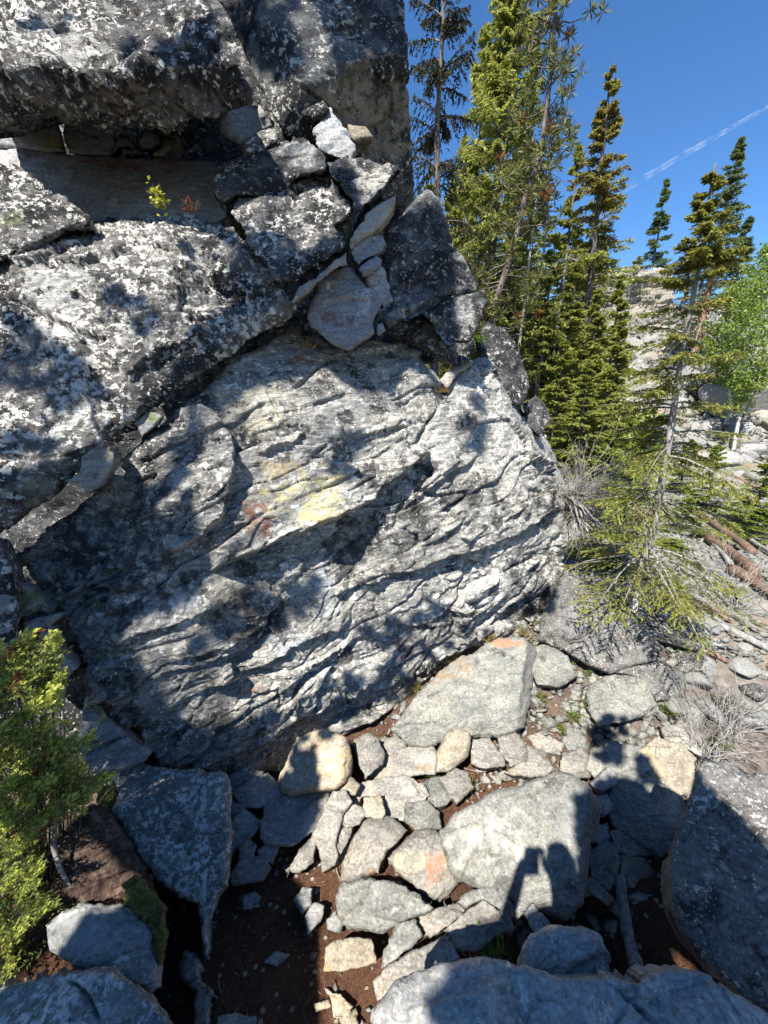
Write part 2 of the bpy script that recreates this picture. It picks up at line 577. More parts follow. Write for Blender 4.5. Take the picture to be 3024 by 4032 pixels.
    for st in stains_shade:
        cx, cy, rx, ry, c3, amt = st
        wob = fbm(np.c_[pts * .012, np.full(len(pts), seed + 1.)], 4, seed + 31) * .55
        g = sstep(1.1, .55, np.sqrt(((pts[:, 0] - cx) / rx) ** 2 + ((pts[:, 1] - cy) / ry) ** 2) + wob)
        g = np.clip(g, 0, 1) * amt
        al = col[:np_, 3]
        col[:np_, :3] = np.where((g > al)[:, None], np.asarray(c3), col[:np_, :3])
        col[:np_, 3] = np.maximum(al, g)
    base = np.array([Cw[0], Cw[1], V[:, 2].min()])
    me = mesh_np(name, V - base, quads=Fq, tris=tris, mats=[M[mat]], colors=col)
    ob = link(name, me, loc=base)
    tag(ob, label, cat, group)
    ROCKS.append(ob)
    SURF.append((np.asarray(outline, float), tsurf))
    return ob

RUST = (.26, .10, .045); ORANGE = (.34, .17, .06); TAN = (.46, .38, .22); CREAM = (.58, .54, .42); REDB = (.22, .085, .055)
MOSS = (.10, .12, .025); CLEAN = (.42, .43, .43); BLUEW = (.48, .52, .56); YELL = (.50, .44, .24); LGREEN = (.30, .34, .18)

# ---- the great boulder in the middle
MAIN_N = (.38, -.84, .38)
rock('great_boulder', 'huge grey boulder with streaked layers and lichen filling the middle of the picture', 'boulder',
     [(30, 2190), (130, 2130), (300, 2000), (430, 1900), (560, 1770), (650, 1690), (740, 1600), (850, 1490), (930, 1420), (1030, 1360),
      (1130, 1295), (1170, 1285), (1230, 1330), (1300, 1375), (1365, 1400), (1450, 1350), (1500, 1325), (1570, 1345), (1650, 1400),
      (1700, 1460), (1745, 1560), (1790, 1490), (1850, 1440), (1905, 1402), (1950, 1440), (2000, 1510), (2060, 1590), (2110, 1660), (2150, 1740),
      (2185, 1800), (2210, 1870), (2216, 1950), (2220, 2050), (2218, 2200), (2205, 2330), (2160, 2410), (2080, 2470), (1950, 2510),
      (1840, 2560), (1740, 2630), (1690, 2690), (1560, 2800), (1400, 2880), (1250, 2980), (1130, 3030), (1000, 3060), (850, 3070),
      (640, 3030), (560, 2950), (450, 2840), (370, 2740), (310, 2650), (270, 2560), (230, 2450), (200, 2380), (150, 2310), (80, 2240)],
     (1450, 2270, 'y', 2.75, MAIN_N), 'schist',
     facets=[((650, 2540), (2200, 2000), (1400, 2700), 20), ((1905, 1402), (2216, 2050), (2216, 1700), 38),
             ((1130, 1500), (1700, 1470), (1400, 1340), 26), ((500, 1900), (560, 2800), (200, 2350), 22)],
     step=4.0, R=34, T=2.2, lump=.06, lumpf=1.25, strata=.070, sfreq=6.0, saspect=3.6, jag=7, soft=.05, seed=3, sw=lambda x, y: (.50 + .50 * sstep(-420, 60, (y - 2540) + (x - 650) * .348)),
     feats=[('step', [(700, 1630), (800, 1610), (860, 1650), (905, 1720), (925, 1800), (915, 1900), (895, 1990), (870, 2070), (790, 2130), (650, 2190)][::-1], .13, 5, 260),
            ('step', [(820, 2260), (940, 2200), (1080, 2145), (1240, 2075), (1330, 2040), (1430, 1985), (1530, 1900), (1620, 1830), (1700, 1780)], .20, 5, 240),
            ('step', [(1290, 2360), (1420, 2310), (1580, 2270), (1800, 2190), (2050, 2090), (2190, 2010)], .07, 5, 200),
            ('step', [(1690, 2130), (1740, 2080), (1800, 1990), (1880, 1900)][::-1], .075, 5, 220),
            ('step', [(1560, 2030), (1640, 1960), (1760, 1870), (1900, 1790)], .06, 5, 130),
            ('step', [(1000, 1800), (1080, 1770), (1150, 1760), (1210, 1700)], .09, 5, 140),
            ('step', [(1240, 1830), (1310, 1800), (1340, 1740), (1320, 1640), (1250, 1600)], .06, 5, 150),
            ('step', [(440, 2560), (560, 2490), (700, 2440), (840, 2400), (930, 2330)], .07, 5, 110),
            ('step', [(560, 2680), (700, 2620), (850, 2580), (1000, 2520)], .055, 5, 90),
            ('step', [(640, 2600), (760, 2560), (900, 2520), (1060, 2440)], .05, 5, 80),
            ('step', [(800, 2700), (980, 2630), (1200, 2500), (1400, 2450)], .06, 5, 120),
            ('step', [(1150, 2860), (1400, 2700), (1650, 2560), (1900, 2480)], .05, 5, 120),
            ('step', [(1000, 2960), (1250, 2820), (1500, 2720), (1680, 2620)], .06, 5, 90),
            ('crack', [(1130, 1560), (1190, 1520), (1240, 1470), (1340, 1400)], 7, .05),
            ('crack', [(1730, 1600), (1690, 1660), (1640, 1740), (1560, 1800)], 8, .06),
            ('dent', None, (1390, 2180, 95, 130, .16)), ('dent', None, (1090, 1730, 70, 30, .06)), ('dent', None, (760, 2000, 200, 200, -.10))],
     stains_shade=[(1200, 1960, 170, 130, YELL, .75), (990, 2050, 70, 110, RUST, .55), (1180, 2020, 60, 60, BLUEW, .7), (1100, 1860, 120, 60, TAN, .6),
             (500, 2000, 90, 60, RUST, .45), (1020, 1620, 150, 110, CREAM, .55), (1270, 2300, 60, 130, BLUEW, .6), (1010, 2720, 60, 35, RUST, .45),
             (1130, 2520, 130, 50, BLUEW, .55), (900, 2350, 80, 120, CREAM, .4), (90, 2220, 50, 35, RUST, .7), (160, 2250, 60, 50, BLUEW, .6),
             (1190, 1430, 60, 50, RUST, .5), (740, 2330, 60, 90, BLUEW, .4), (480, 2230, 330, 260, (.035, .037, .040), .75), (620, 2000, 200, 110, (.03, .03, .032), .6), (1390, 2190, 120, 150, (.03, .032, .036), .8), (1680, 2090, 130, 90, (.06, .062, .066), .6),  # dark spots: black lichen, plus shade painted on the left and in the alcove
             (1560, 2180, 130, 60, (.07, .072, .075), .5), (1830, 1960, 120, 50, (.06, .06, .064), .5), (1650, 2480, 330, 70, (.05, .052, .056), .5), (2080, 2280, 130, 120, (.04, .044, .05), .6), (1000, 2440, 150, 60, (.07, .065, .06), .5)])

# ---- the big lichen boulder that leans over it from the left
rock('leaning_boulder', 'large boulder crusted with black and white lichen leaning in from the left edge', 'boulder',
     [(-200, 1110), (0, 1075), (100, 1020), (200, 960), (250, 915), (350, 890), (400, 850), (520, 858), (620, 842), (760, 850), (860, 862), (910, 890), (960, 950), (1010, 1020),
      (1055, 1065), (1085, 1110), (1130, 1150), (1165, 1200), (1140, 1245), (1000, 1330), (900, 1405), (800, 1470), (700, 1540), (560, 1640), (430, 1740),
      (330, 1850), (240, 1920), (130, 2000), (0, 2110), (-200, 2240)],
     (500, 1200, 'y', 2.8, (.25, -.85, .45)), 'lichen',
     facets=[((0, 1990), (1130, 1170), (700, 1560), 62), ((330, 1000), (900, 930), (600, 850), 30), ((300, 1500), (640, 1300), (300, 1100), 6)],
     step=5.2, R=24, T=1.6, lump=.07, lumpf=1.4, strata=.030, sfreq=8, saspect=2.5, jag=7, soft=.03, chip=.05,
     feats=[('crack', [(-20, 1190), (100, 1190), (180, 1240), (300, 1300), (420, 1340)], 9, .07), ('step', [(-20, 1215), (100, 1215), (180, 1260), (300, 1320), (420, 1350)][::-1], .05, 8, 200),
            ('step', [(430, 1800), (390, 1700), (340, 1500), (340, 1360)], .05, 14, 150), ('step', [(380, 1360), (520, 1500), (640, 1400), (780, 1330), (850, 1300)], .06, 12, 120)],
     stains_shade=[(230, 1130, 120, 120, (.50, .50, .49), .9), (520, 1350, 90, 70, (.34, .32, .30), .6), (120, 1420, 170, 160, (.25, .25, .25), .6), (700, 1010, 150, 60, (.34, .33, .31), .5),
             (170, 1250, 50, 18, ORANGE, .6), (120, 1950, 190, 60, (.30, .28, .23), .8)])
rock('ledge_boulder', 'lichen crusted block above a slanting crack at the far left edge', 'boulder',
     [(-200, 590), (0, 640), (70, 655), (160, 712), (260, 780), (330, 830), (372, 862), (350, 888), (250, 908), (200, 950), (100, 1012), (0, 1066), (-200, 1130)],
     (120, 880, 'y', 2.9, (.15, -.80, .55)), 'lichen', facets=[((0, 990), (260, 890), (100, 1040), 60)], step=5, R=26, T=1.3, lump=.05, strata=.03, saspect=2.5, chip=.03,
     stains_shade=[(40, 860, 70, 60, LGREEN, .35)])
rock('ledge_rock', 'smooth blue grey slab in deep shade under the overhang', 'rock',
     [(-200, 570), (0, 580), (130, 592), (260, 606), (430, 618), (600, 622), (850, 640), (880, 700), (850, 760), (900, 850), (860, 880), (700, 880), (560, 880), (420, 880), (330, 860), (200, 780), (60, 690), (-200, 640)],
     (560, 850, 'y', 3.9, (.05, -.78, .62)), 'blue', step=6, R=16, T=1.2, lump=.03, strata=.012,
     stains_shade=[(440, 650, 200, 30, REDB, .6), (660, 650, 60, 50, REDB, .5), (150, 610, 120, 20, REDB, .45)])

# ---- the overhang
rock('overhang_block', 'massive lichen speckled overhang with a lit brow at the top left corner', 'boulder',
     [(-250, -300), (770, -300), (800, 0), (855, 100), (905, 205), (945, 300), (985, 385), (960, 400), (860, 450), (700, 490), (560, 515), (430, 505), (350, 498), (260, 470), (185, 425), (100, 445), (0, 470), (-250, 520)],
     (500, 270, 'y', 3.0, (.05, -.84, .54)), 'lichen',
     facets=[((0, 250), (900, 240), (500, 420), 88)], step=5.8, R=20, T=2.2, lump=.09, lumpf=1.3, strata=.03, sfreq=7, saspect=2.0, soft=.03, chip=.09,
     feats=[('dent', None, (560, 250, 60, 90, -.10)), ('dent', None, (320, 210, 90, 80, .10)), ('dent', None, (720, 180, 90, 90, .06))],
     stains_shade=[(260, 160, 80, 50, (.48, .47, .46), .9), (450, 400, 420, 90, (.17, .145, .11), .55)])
rock('pillar_boulder', 'tall dark pillar of rock with a brown underside standing against the sky', 'boulder',
     [(830, -300), (1588, -300), (1592, 0), (1597, 150), (1606, 350), (1612, 500), (1625, 700), (1638, 800), (1600, 830), (1520, 800), (1420, 700), (1340, 620), (1230, 560), (1130, 540), (1080, 480), (1045, 380), (1000, 285), (950, 175), (890, 60), (858, 0)],
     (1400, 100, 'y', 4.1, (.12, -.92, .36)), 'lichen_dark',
     facets=[((1180, 320), (1600, 230), (1450, 500), 62), ((1000, -100), (1200, 330), (900, 100), 34)], step=5.8, R=18, T=2.4, lump=.05, lumpf=1.3, strata=.018, sfreq=5, saspect=3, soft=.03, chip=.015, jag=5,
     feats=[('crack', [(1170, 330), (1290, 420), (1370, 480)], 8, .04), ('crack', [(1400, 520), (1500, 500), (1620, 400)], 8, .03), ('step', [(1330, 330), (1420, 250), (1600, 235)], .06, 10, 150)],
     stains_shade=[(1450, 460, 230, 210, (.25, .215, .16), .8), (1300, 380, 110, 80, (.20, .17, .13), .6), (1000, 250, 40, 130, (.40, .41, .42), .4)])
rock('gap_rock', 'unlit rock deep inside the gap below the overhang', 'rock',
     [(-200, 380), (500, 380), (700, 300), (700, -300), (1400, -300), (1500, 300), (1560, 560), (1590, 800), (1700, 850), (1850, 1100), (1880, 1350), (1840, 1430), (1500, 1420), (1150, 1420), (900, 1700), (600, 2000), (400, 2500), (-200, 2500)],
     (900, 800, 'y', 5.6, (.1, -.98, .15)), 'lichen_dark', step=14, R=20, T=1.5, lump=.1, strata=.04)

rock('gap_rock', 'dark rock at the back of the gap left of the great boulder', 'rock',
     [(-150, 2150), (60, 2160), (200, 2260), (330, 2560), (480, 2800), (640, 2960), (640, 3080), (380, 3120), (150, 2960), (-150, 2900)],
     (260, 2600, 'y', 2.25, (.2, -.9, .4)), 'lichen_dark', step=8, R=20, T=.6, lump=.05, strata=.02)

# ---- blocks wedged under the overhang: (name, label, outline, plane, material, extra)
n_f = (0, -.82, .57)
BL = [
 ('wedged_block', 'angular shaded block at the far left below the overhang, yellow lichen at its foot', [(-150, 500), (0, 468), (100, 440), (185, 418), (220, 470), (240, 530), (256, 602), (130, 594), (0, 580), (-150, 575)], (120, 520, 'y', 4.4, (.2, -.95, .2)), 'blue', dict(stains_shade=[(190, 560, 80, 40, (.22, .22, .05), .8)])),
 ('wedged_block', 'slanting shaded block on the ledge, second from the left', [(250, 452), (300, 490), (420, 512), (452, 542), (462, 580), (432, 612), (330, 608), (268, 602), (246, 520)], (350, 560, 'y', 4.5, (.1, -.95, .3)), 'blue', dict(stains_shade=[(270, 570, 40, 40, (.18, .18, .05), .6)])),
 ('ledge_stone', 'small flat stone leaning on the ledge beside a slanting block', [(462, 537), (512, 545), (532, 578), (500, 573), (465, 570)], (495, 560, 'y', 4.5, (0, -.9, .4)), 'blue', {}),
 ('ledge_stone', 'small grey stone at the front of the ledge gap', [(475, 577), (535, 578), (557, 608), (480, 612)], (510, 595, 'y', 4.45, (0, -.9, .4)), 'blue', {}),
 ('ledge_stone', 'square grey stone standing in the dark ledge gap', [(535, 540), (600, 525), (632, 560), (600, 585), (560, 592)], (580, 560, 'y', 4.5, (0, -.9, .3)), 'slate', {}),
 ('ledge_stone', 'long flat stone dusted yellow green, topmost in the ledge gap', [(558, 512), (600, 503), (650, 507), (692, 525), (702, 547), (640, 538), (570, 524)], (630, 525, 'y', 4.6, (0, -.9, .4)), 'slate', dict(stains_shade=[(630, 520, 90, 30, (.20, .22, .04), .8)])),
 ('ledge_stone', 'mossy green stone below the long flat one in the ledge gap', [(622, 535), (692, 548), (702, 572), (670, 600), (640, 578)], (660, 560, 'y', 4.55, (.1, -.9, .4)), 'slate', dict(stains_shade=[(660, 560, 80, 50, (.10, .14, .03), .9)])),
 ('ledge_stone', 'narrow tilted stone at the foot of the mossy one', [(606, 612), (640, 578), (664, 568), (674, 585), (640, 612)], (640, 592, 'y', 4.4, (0, -.9, .4)), 'slate', {}),
 ('shaded_block', 'rounded dark block inside the recess beside the slanting crack', [(855, 440), (940, 415), (1030, 420), (1072, 470), (1078, 500), (990, 545), (950, 570), (890, 540), (856, 480)], (960, 480, 'y', 4.3, (.05, -.95, .2)), 'blue', dict(lump=.03)),
 ('chock_stone', 'small blocky stone jammed above the two lichen blocks', [(955, 575), (1000, 530), (1060, 505), (1085, 520), (1092, 548), (1040, 592), (970, 610)], (1020, 560, 'y', 3.75, (0, -.9, .4)), 'lichen', {}),
 ('lichen_block', 'half sunlit block with grey and black lichen, upper of two', [(832, 725), (845, 670), (930, 630), (1050, 570), (1110, 540), (1190, 530), (1240, 570), (1287, 640), (1282, 672), (1172, 697), (1150, 722), (1085, 770), (1030, 780), (920, 770), (870, 800)], (1060, 660, 'y', 3.6, (-.05, -.80, .60)), 'lichen_dark', dict(facets=[((900, 740), (1160, 690), (1030, 770), 40)], stains_shade=[(1170, 610, 100, 60, (.40, .41, .42), .6)], lump=.05, chip=.04)),
 ('lichen_block', 'big white speckled block below the half sunlit one', [(900, 800), (940, 772), (1030, 782), (1100, 792), (1150, 732), (1180, 702), (1290, 687), (1330, 730), (1382, 800), (1372, 850), (1310, 890), (1352, 920), (1367, 970), (1300, 1015), (1230, 1060), (1180, 1110), (1110, 1120), (1068, 1100), (1050, 1040), (1000, 960), (950, 890), (915, 840)], (1150, 900, 'y', 3.30, (-.02, -.80, .60)), 'lichen', dict(facets=[((1080, 1090), (1360, 930), (1250, 1060), 62)], feats=[('step', [(1000, 800), (1100, 830), (1140, 800), (1170, 720)], .06, 8, 160), ('step', [(960, 900), (1010, 960), (1060, 1050)][::-1], .05, 10, 120)], lump=.06, chip=.05, step=4.6)),
 ('lichen_block', 'pale faced block with a black lichen stripe under the pillar', [(1288, 640), (1340, 622), (1420, 612), (1500, 632), (1560, 642), (1582, 667), (1540, 722), (1475, 792), (1440, 822), (1420, 860), (1390, 940), (1372, 960), (1385, 860), (1385, 790), (1340, 722), (1300, 692)], (1450, 710, 'y', 3.5, (.1, -.84, .53)), 'lichen_dark', dict(stains_shade=[(1470, 690, 85, 90, (.44, .43, .40), .95)], facets=[((1400, 830), (1570, 670), (1540, 760), 60)], lump=.04)),
 ('layered_stone', 'thin layered blue stone standing below the pillar', [(1232, 522), (1262, 462), (1300, 432), (1342, 482), (1372, 542), (1402, 592), (1390, 640), (1330, 625), (1290, 612), (1250, 575)], (1310, 530, 'y', 3.85, (-.1, -.9, .4)), 'blue', dict(strata=.05)),
 ('layered_stone', 'lit sliver of rock propped above the layered blue stone', [(1178, 445), (1202, 340), (1242, 372), (1292, 432), (1240, 465)], (1230, 410, 'y', 3.95, (-.2, -.9, .4)), 'lichen_dark', {}),
 ('ledge_stone', 'brown flat stone lying right of the layered blue stone', [(1370, 490), (1440, 500), (1465, 540), (1400, 560), (1380, 540)], (1410, 525, 'y', 3.95, (0, -.9, .4)), 'under', {}),
 ('pale_flake', 'long pale broken slab slanting up under the pale faced block', [(1562, 765), (1552, 822), (1500, 884), (1420, 945), (1378, 985), (1384, 935), (1440, 862), (1482, 822)], (1480, 870, 'y', 3.35, (.1, -.93, .35)), 'tan', dict(stains_shade=[(1480, 870, 120, 120, (.30, .29, .27), .6)])),
 ('grey_stone', 'rounded grey stone hanging below the long pale slab', [(1398, 945), (1480, 905), (1512, 912), (1522, 962), (1502, 992), (1430, 1034), (1410, 1052), (1385, 1022), (1382, 970)], (1450, 970, 'y', 3.3, (.1, -.95, .3)), 'blue', dict(stains_shade=[(1400, 1020, 40, 40, RUST, .4)])),
 ('grey_stone', 'small grey stone pinched under the rounded grey stone', [(1412, 1062), (1420, 1045), (1482, 1010), (1502, 1025), (1496, 1052), (1456, 1082), (1430, 1088)], (1455, 1050, 'y', 3.25, (.1, -.95, .3)), 'blue', {}),
 ('wedged_stone', 'six sided blue grey stone with reddish bands wedged in the gap', [(1240, 1112), (1300, 1072), (1350, 1058), (1392, 1062), (1412, 1086), (1442, 1130), (1472, 1166), (1502, 1206), (1490, 1232), (1470, 1266), (1478, 1312), (1420, 1352), (1365, 1388), (1310, 1362), (1260, 1312), (1215, 1288), (1208, 1250), (1225, 1190), (1245, 1140)], (1350, 1230, 'y', 3.2, (.06, -.93, .32)), 'blue', dict(facets=[((1215, 1270), (1350, 1370), (1250, 1330), 50)], stains_shade=[(1330, 1260, 70, 30, (.12, .07, .07), .7), (1350, 1180, 90, 20, (.30, .22, .20), .5), (1440, 1180, 40, 60, BLUEW, .5)], lump=.02, T=.7, R=26, strata=.015)),
 ('edge_stone', 'broken stone strip running along the lower rim of the speckled block', [(1365, 992), (1372, 1042), (1322, 1072), (1250, 1115), (1160, 1200), (1140, 1190), (1180, 1130), (1246, 1085), (1312, 1022)], (1300, 1060, 'y', 3.1, (.1, -.93, .2)), 'pale', dict(stains_shade=[(1310, 1070, 30, 20, ORANGE, .5)])),
 ('grey_stone', 'flat stone behind the six sided one on its right', [(1440, 1092), (1500, 1046), (1522, 1092), (1537, 1132), (1545, 1192), (1506, 1222), (1496, 1200), (1462, 1152)], (1500, 1130, 'y', 3.35, (.1, -.95, .2)), 'blue', {}),
 ('dark_block', 'large dark block with a sunlit right edge below the pillar', [(1590, 850), (1640, 800), (1682, 762), (1722, 792), (1742, 832), (1762, 900), (1782, 960), (1832, 1020), (1880, 1100), (1892, 1140), (1800, 1158), (1720, 1172), (1650, 1212), (1580, 1262), (1525, 1302), (1508, 1262), (1540, 1202), (1530, 1100), (1508, 1000), (1530, 900)], (1680, 1050, 'y', 3.6, (.2, -.93, .3)), 'lichen_dark', dict(facets=[((1745, 830), (1760, 1130), (1850, 1050), 25)], stains_shade=[(1650, 950, 90, 60, (.20, .21, .22), .4), (1590, 1220, 90, 60, (.30, .32, .34), .5), (1830, 1000, 50, 130, (.36, .36, .34), .6)], lump=.04)),
 ('hanging_block', 'black and white block hanging at the right end of the gap', [(1680, 1228), (1740, 1182), (1820, 1162), (1905, 1142), (1916, 1182), (1892, 1262), (1872, 1312), (1848, 1346), (1780, 1342), (1740, 1302), (1700, 1262)], (1800, 1240, 'y', 3.6, (.15, -.93, .3)), 'lichen_dark', dict(stains_shade=[(1830, 1230, 60, 90, (.45, .45, .44), .5)], lump=.03)),
 ('grey_stone', 'little stone between the six sided stone and the dark block', [(1476, 1270), (1506, 1260), (1522, 1300), (1490, 1328), (1478, 1312)], (1500, 1290, 'y', 3.3, (.1, -.95, .2)), 'blue', {}),
 ('sloping_rock', 'dark narrow slab sloping down to the right behind the great boulder', [(1520, 1302), (1580, 1272), (1662, 1232), (1692, 1262), (1732, 1332), (1800, 1392), (1862, 1422), (1800, 1446), (1740, 1408), (1680, 1366), (1640, 1346), (1540, 1316)], (1680, 1330, 'y', 3.75, (.2, -.85, .5)), 'lichen_dark', {}),
 ('rubble_stone', 'pile of small brown stone in the notch behind the great boulder', [(1730, 1500), (1790, 1430), (1840, 1400), (1860, 1430), (1800, 1480), (1760, 1530)], (1790, 1470, 'y', 3.75, (.1, -.8, .6)), 'pale', {}),
 ('crack_stone', 'white weathered stone stuck in the crack below the leaning boulder', [(250, 1895), (310, 1862), (318, 1800), (405, 1735), (452, 1787), (446, 1832), (400, 1902), (342, 1942), (310, 1902)], (370, 1840, 'y', 2.25, (.2, -.93, .3)), 'pale', dict(lump=.02, T=.5)),
 ('crack_stone', 'stone with green moss on top in the crack beside the leaning boulder', [(515, 1662), (590, 1602), (642, 1642), (600, 1692), (560, 1722)], (580, 1660, 'y', 2.55, (.2, -.93, .3)), 'slate', dict(stains_shade=[(580, 1630, 70, 40, (.16, .19, .03), .9)], T=.4)),
 ('crack_stone', 'mossy triangular stone at the left end of the crack', [(75, 2290), (150, 2362), (148, 2402), (80, 2412), (70, 2350)], (105, 2360, 'y', 1.95, (.3, -.9, .3)), 'slate', dict(stains_shade=[(105, 2360, 60, 70, (.10, .13, .03), .85)], T=.3)),
 ('crack_stone', 'small green stone beside the mossy triangular one', [(150, 2362), (217, 2392), (212, 2422), (150, 2408)], (180, 2395, 'y', 1.97, (.3, -.9, .3)), 'slate', dict(stains_shade=[(180, 2395, 60, 40, (.10, .12, .03), .7)], T=.3)),
 ('crack_stone', 'light grey stone with a flat face just above the juniper', [(90, 2452), (165, 2430), (240, 2420), (172, 2482), (112, 2514)], (150, 2465, 'y', 1.9, (.3, -.9, .3)), 'slate', dict(T=.3)),
 ('crack_stone', 'wide grey slab behind the top of the juniper', [(70, 2545), (200, 2452), (240, 2560), (302, 2632), (252, 2690), (240, 2800), (60, 2790)], (180, 2580, 'y', 1.85, (.35, -.88, .3)), 'slate', dict(T=.5)),
 ('crack_stone', 'narrow mossy slab leaning in the gap left of the great boulder', [(330, 2760), (400, 2770), (450, 2850), (520, 2920), (595, 2962), (560, 3005), (470, 3040), (380, 3050), (300, 2960)], (440, 2930, 'y', 1.85, (.25, -.75, .6)), 'slate', dict(stains_shade=[(410, 2800, 40, 50, (.12, .14, .03), .8)], T=.4)),
 ('corner_stone', 'lichen spotted rock at the left edge between leaning boulder and juniper', [(-200, 2240), (0, 2120), (40, 2200), (60, 2280), (70, 2420), (60, 2560), (20, 2620), (-200, 2650)], (0, 2350, 'y', 1.8, (.3, -.9, .3)), 'lichen', dict(T=.6)),
 ('shoulder_rock', 'dark weathered rock behind the right shoulder of the great boulder', [(1870, 1330), (1920, 1260), (1990, 1300), (2030, 1370), (2060, 1450), (2080, 1520), (2070, 1570), (2040, 1600), (1960, 1560), (1900, 1450)], (1980, 1420, 'y', 4.4, (.3, -.85, .4)), 'lichen_dark', dict(T=.9, lump=.05)),
 ('shoulder_rock', 'small rounded dark rock on the skyline below the dark weathered one', [(2060, 1590), (2110, 1555), (2160, 1600), (2170, 1650), (2130, 1720), (2080, 1680)], (2115, 1630, 'y', 4.6, (.3, -.85, .4)), 'lichen_dark', dict(T=.6)),
]
for nm, lb, ol, pl, mt, kw in BL:
    k = dict(step=5.6, R=14, T=.8, lump=.02, strata=.016, jag=3.5, soft=.015)
    k.update(kw)
    rock(nm, lb, 'rock', ol, pl, mt, **k)
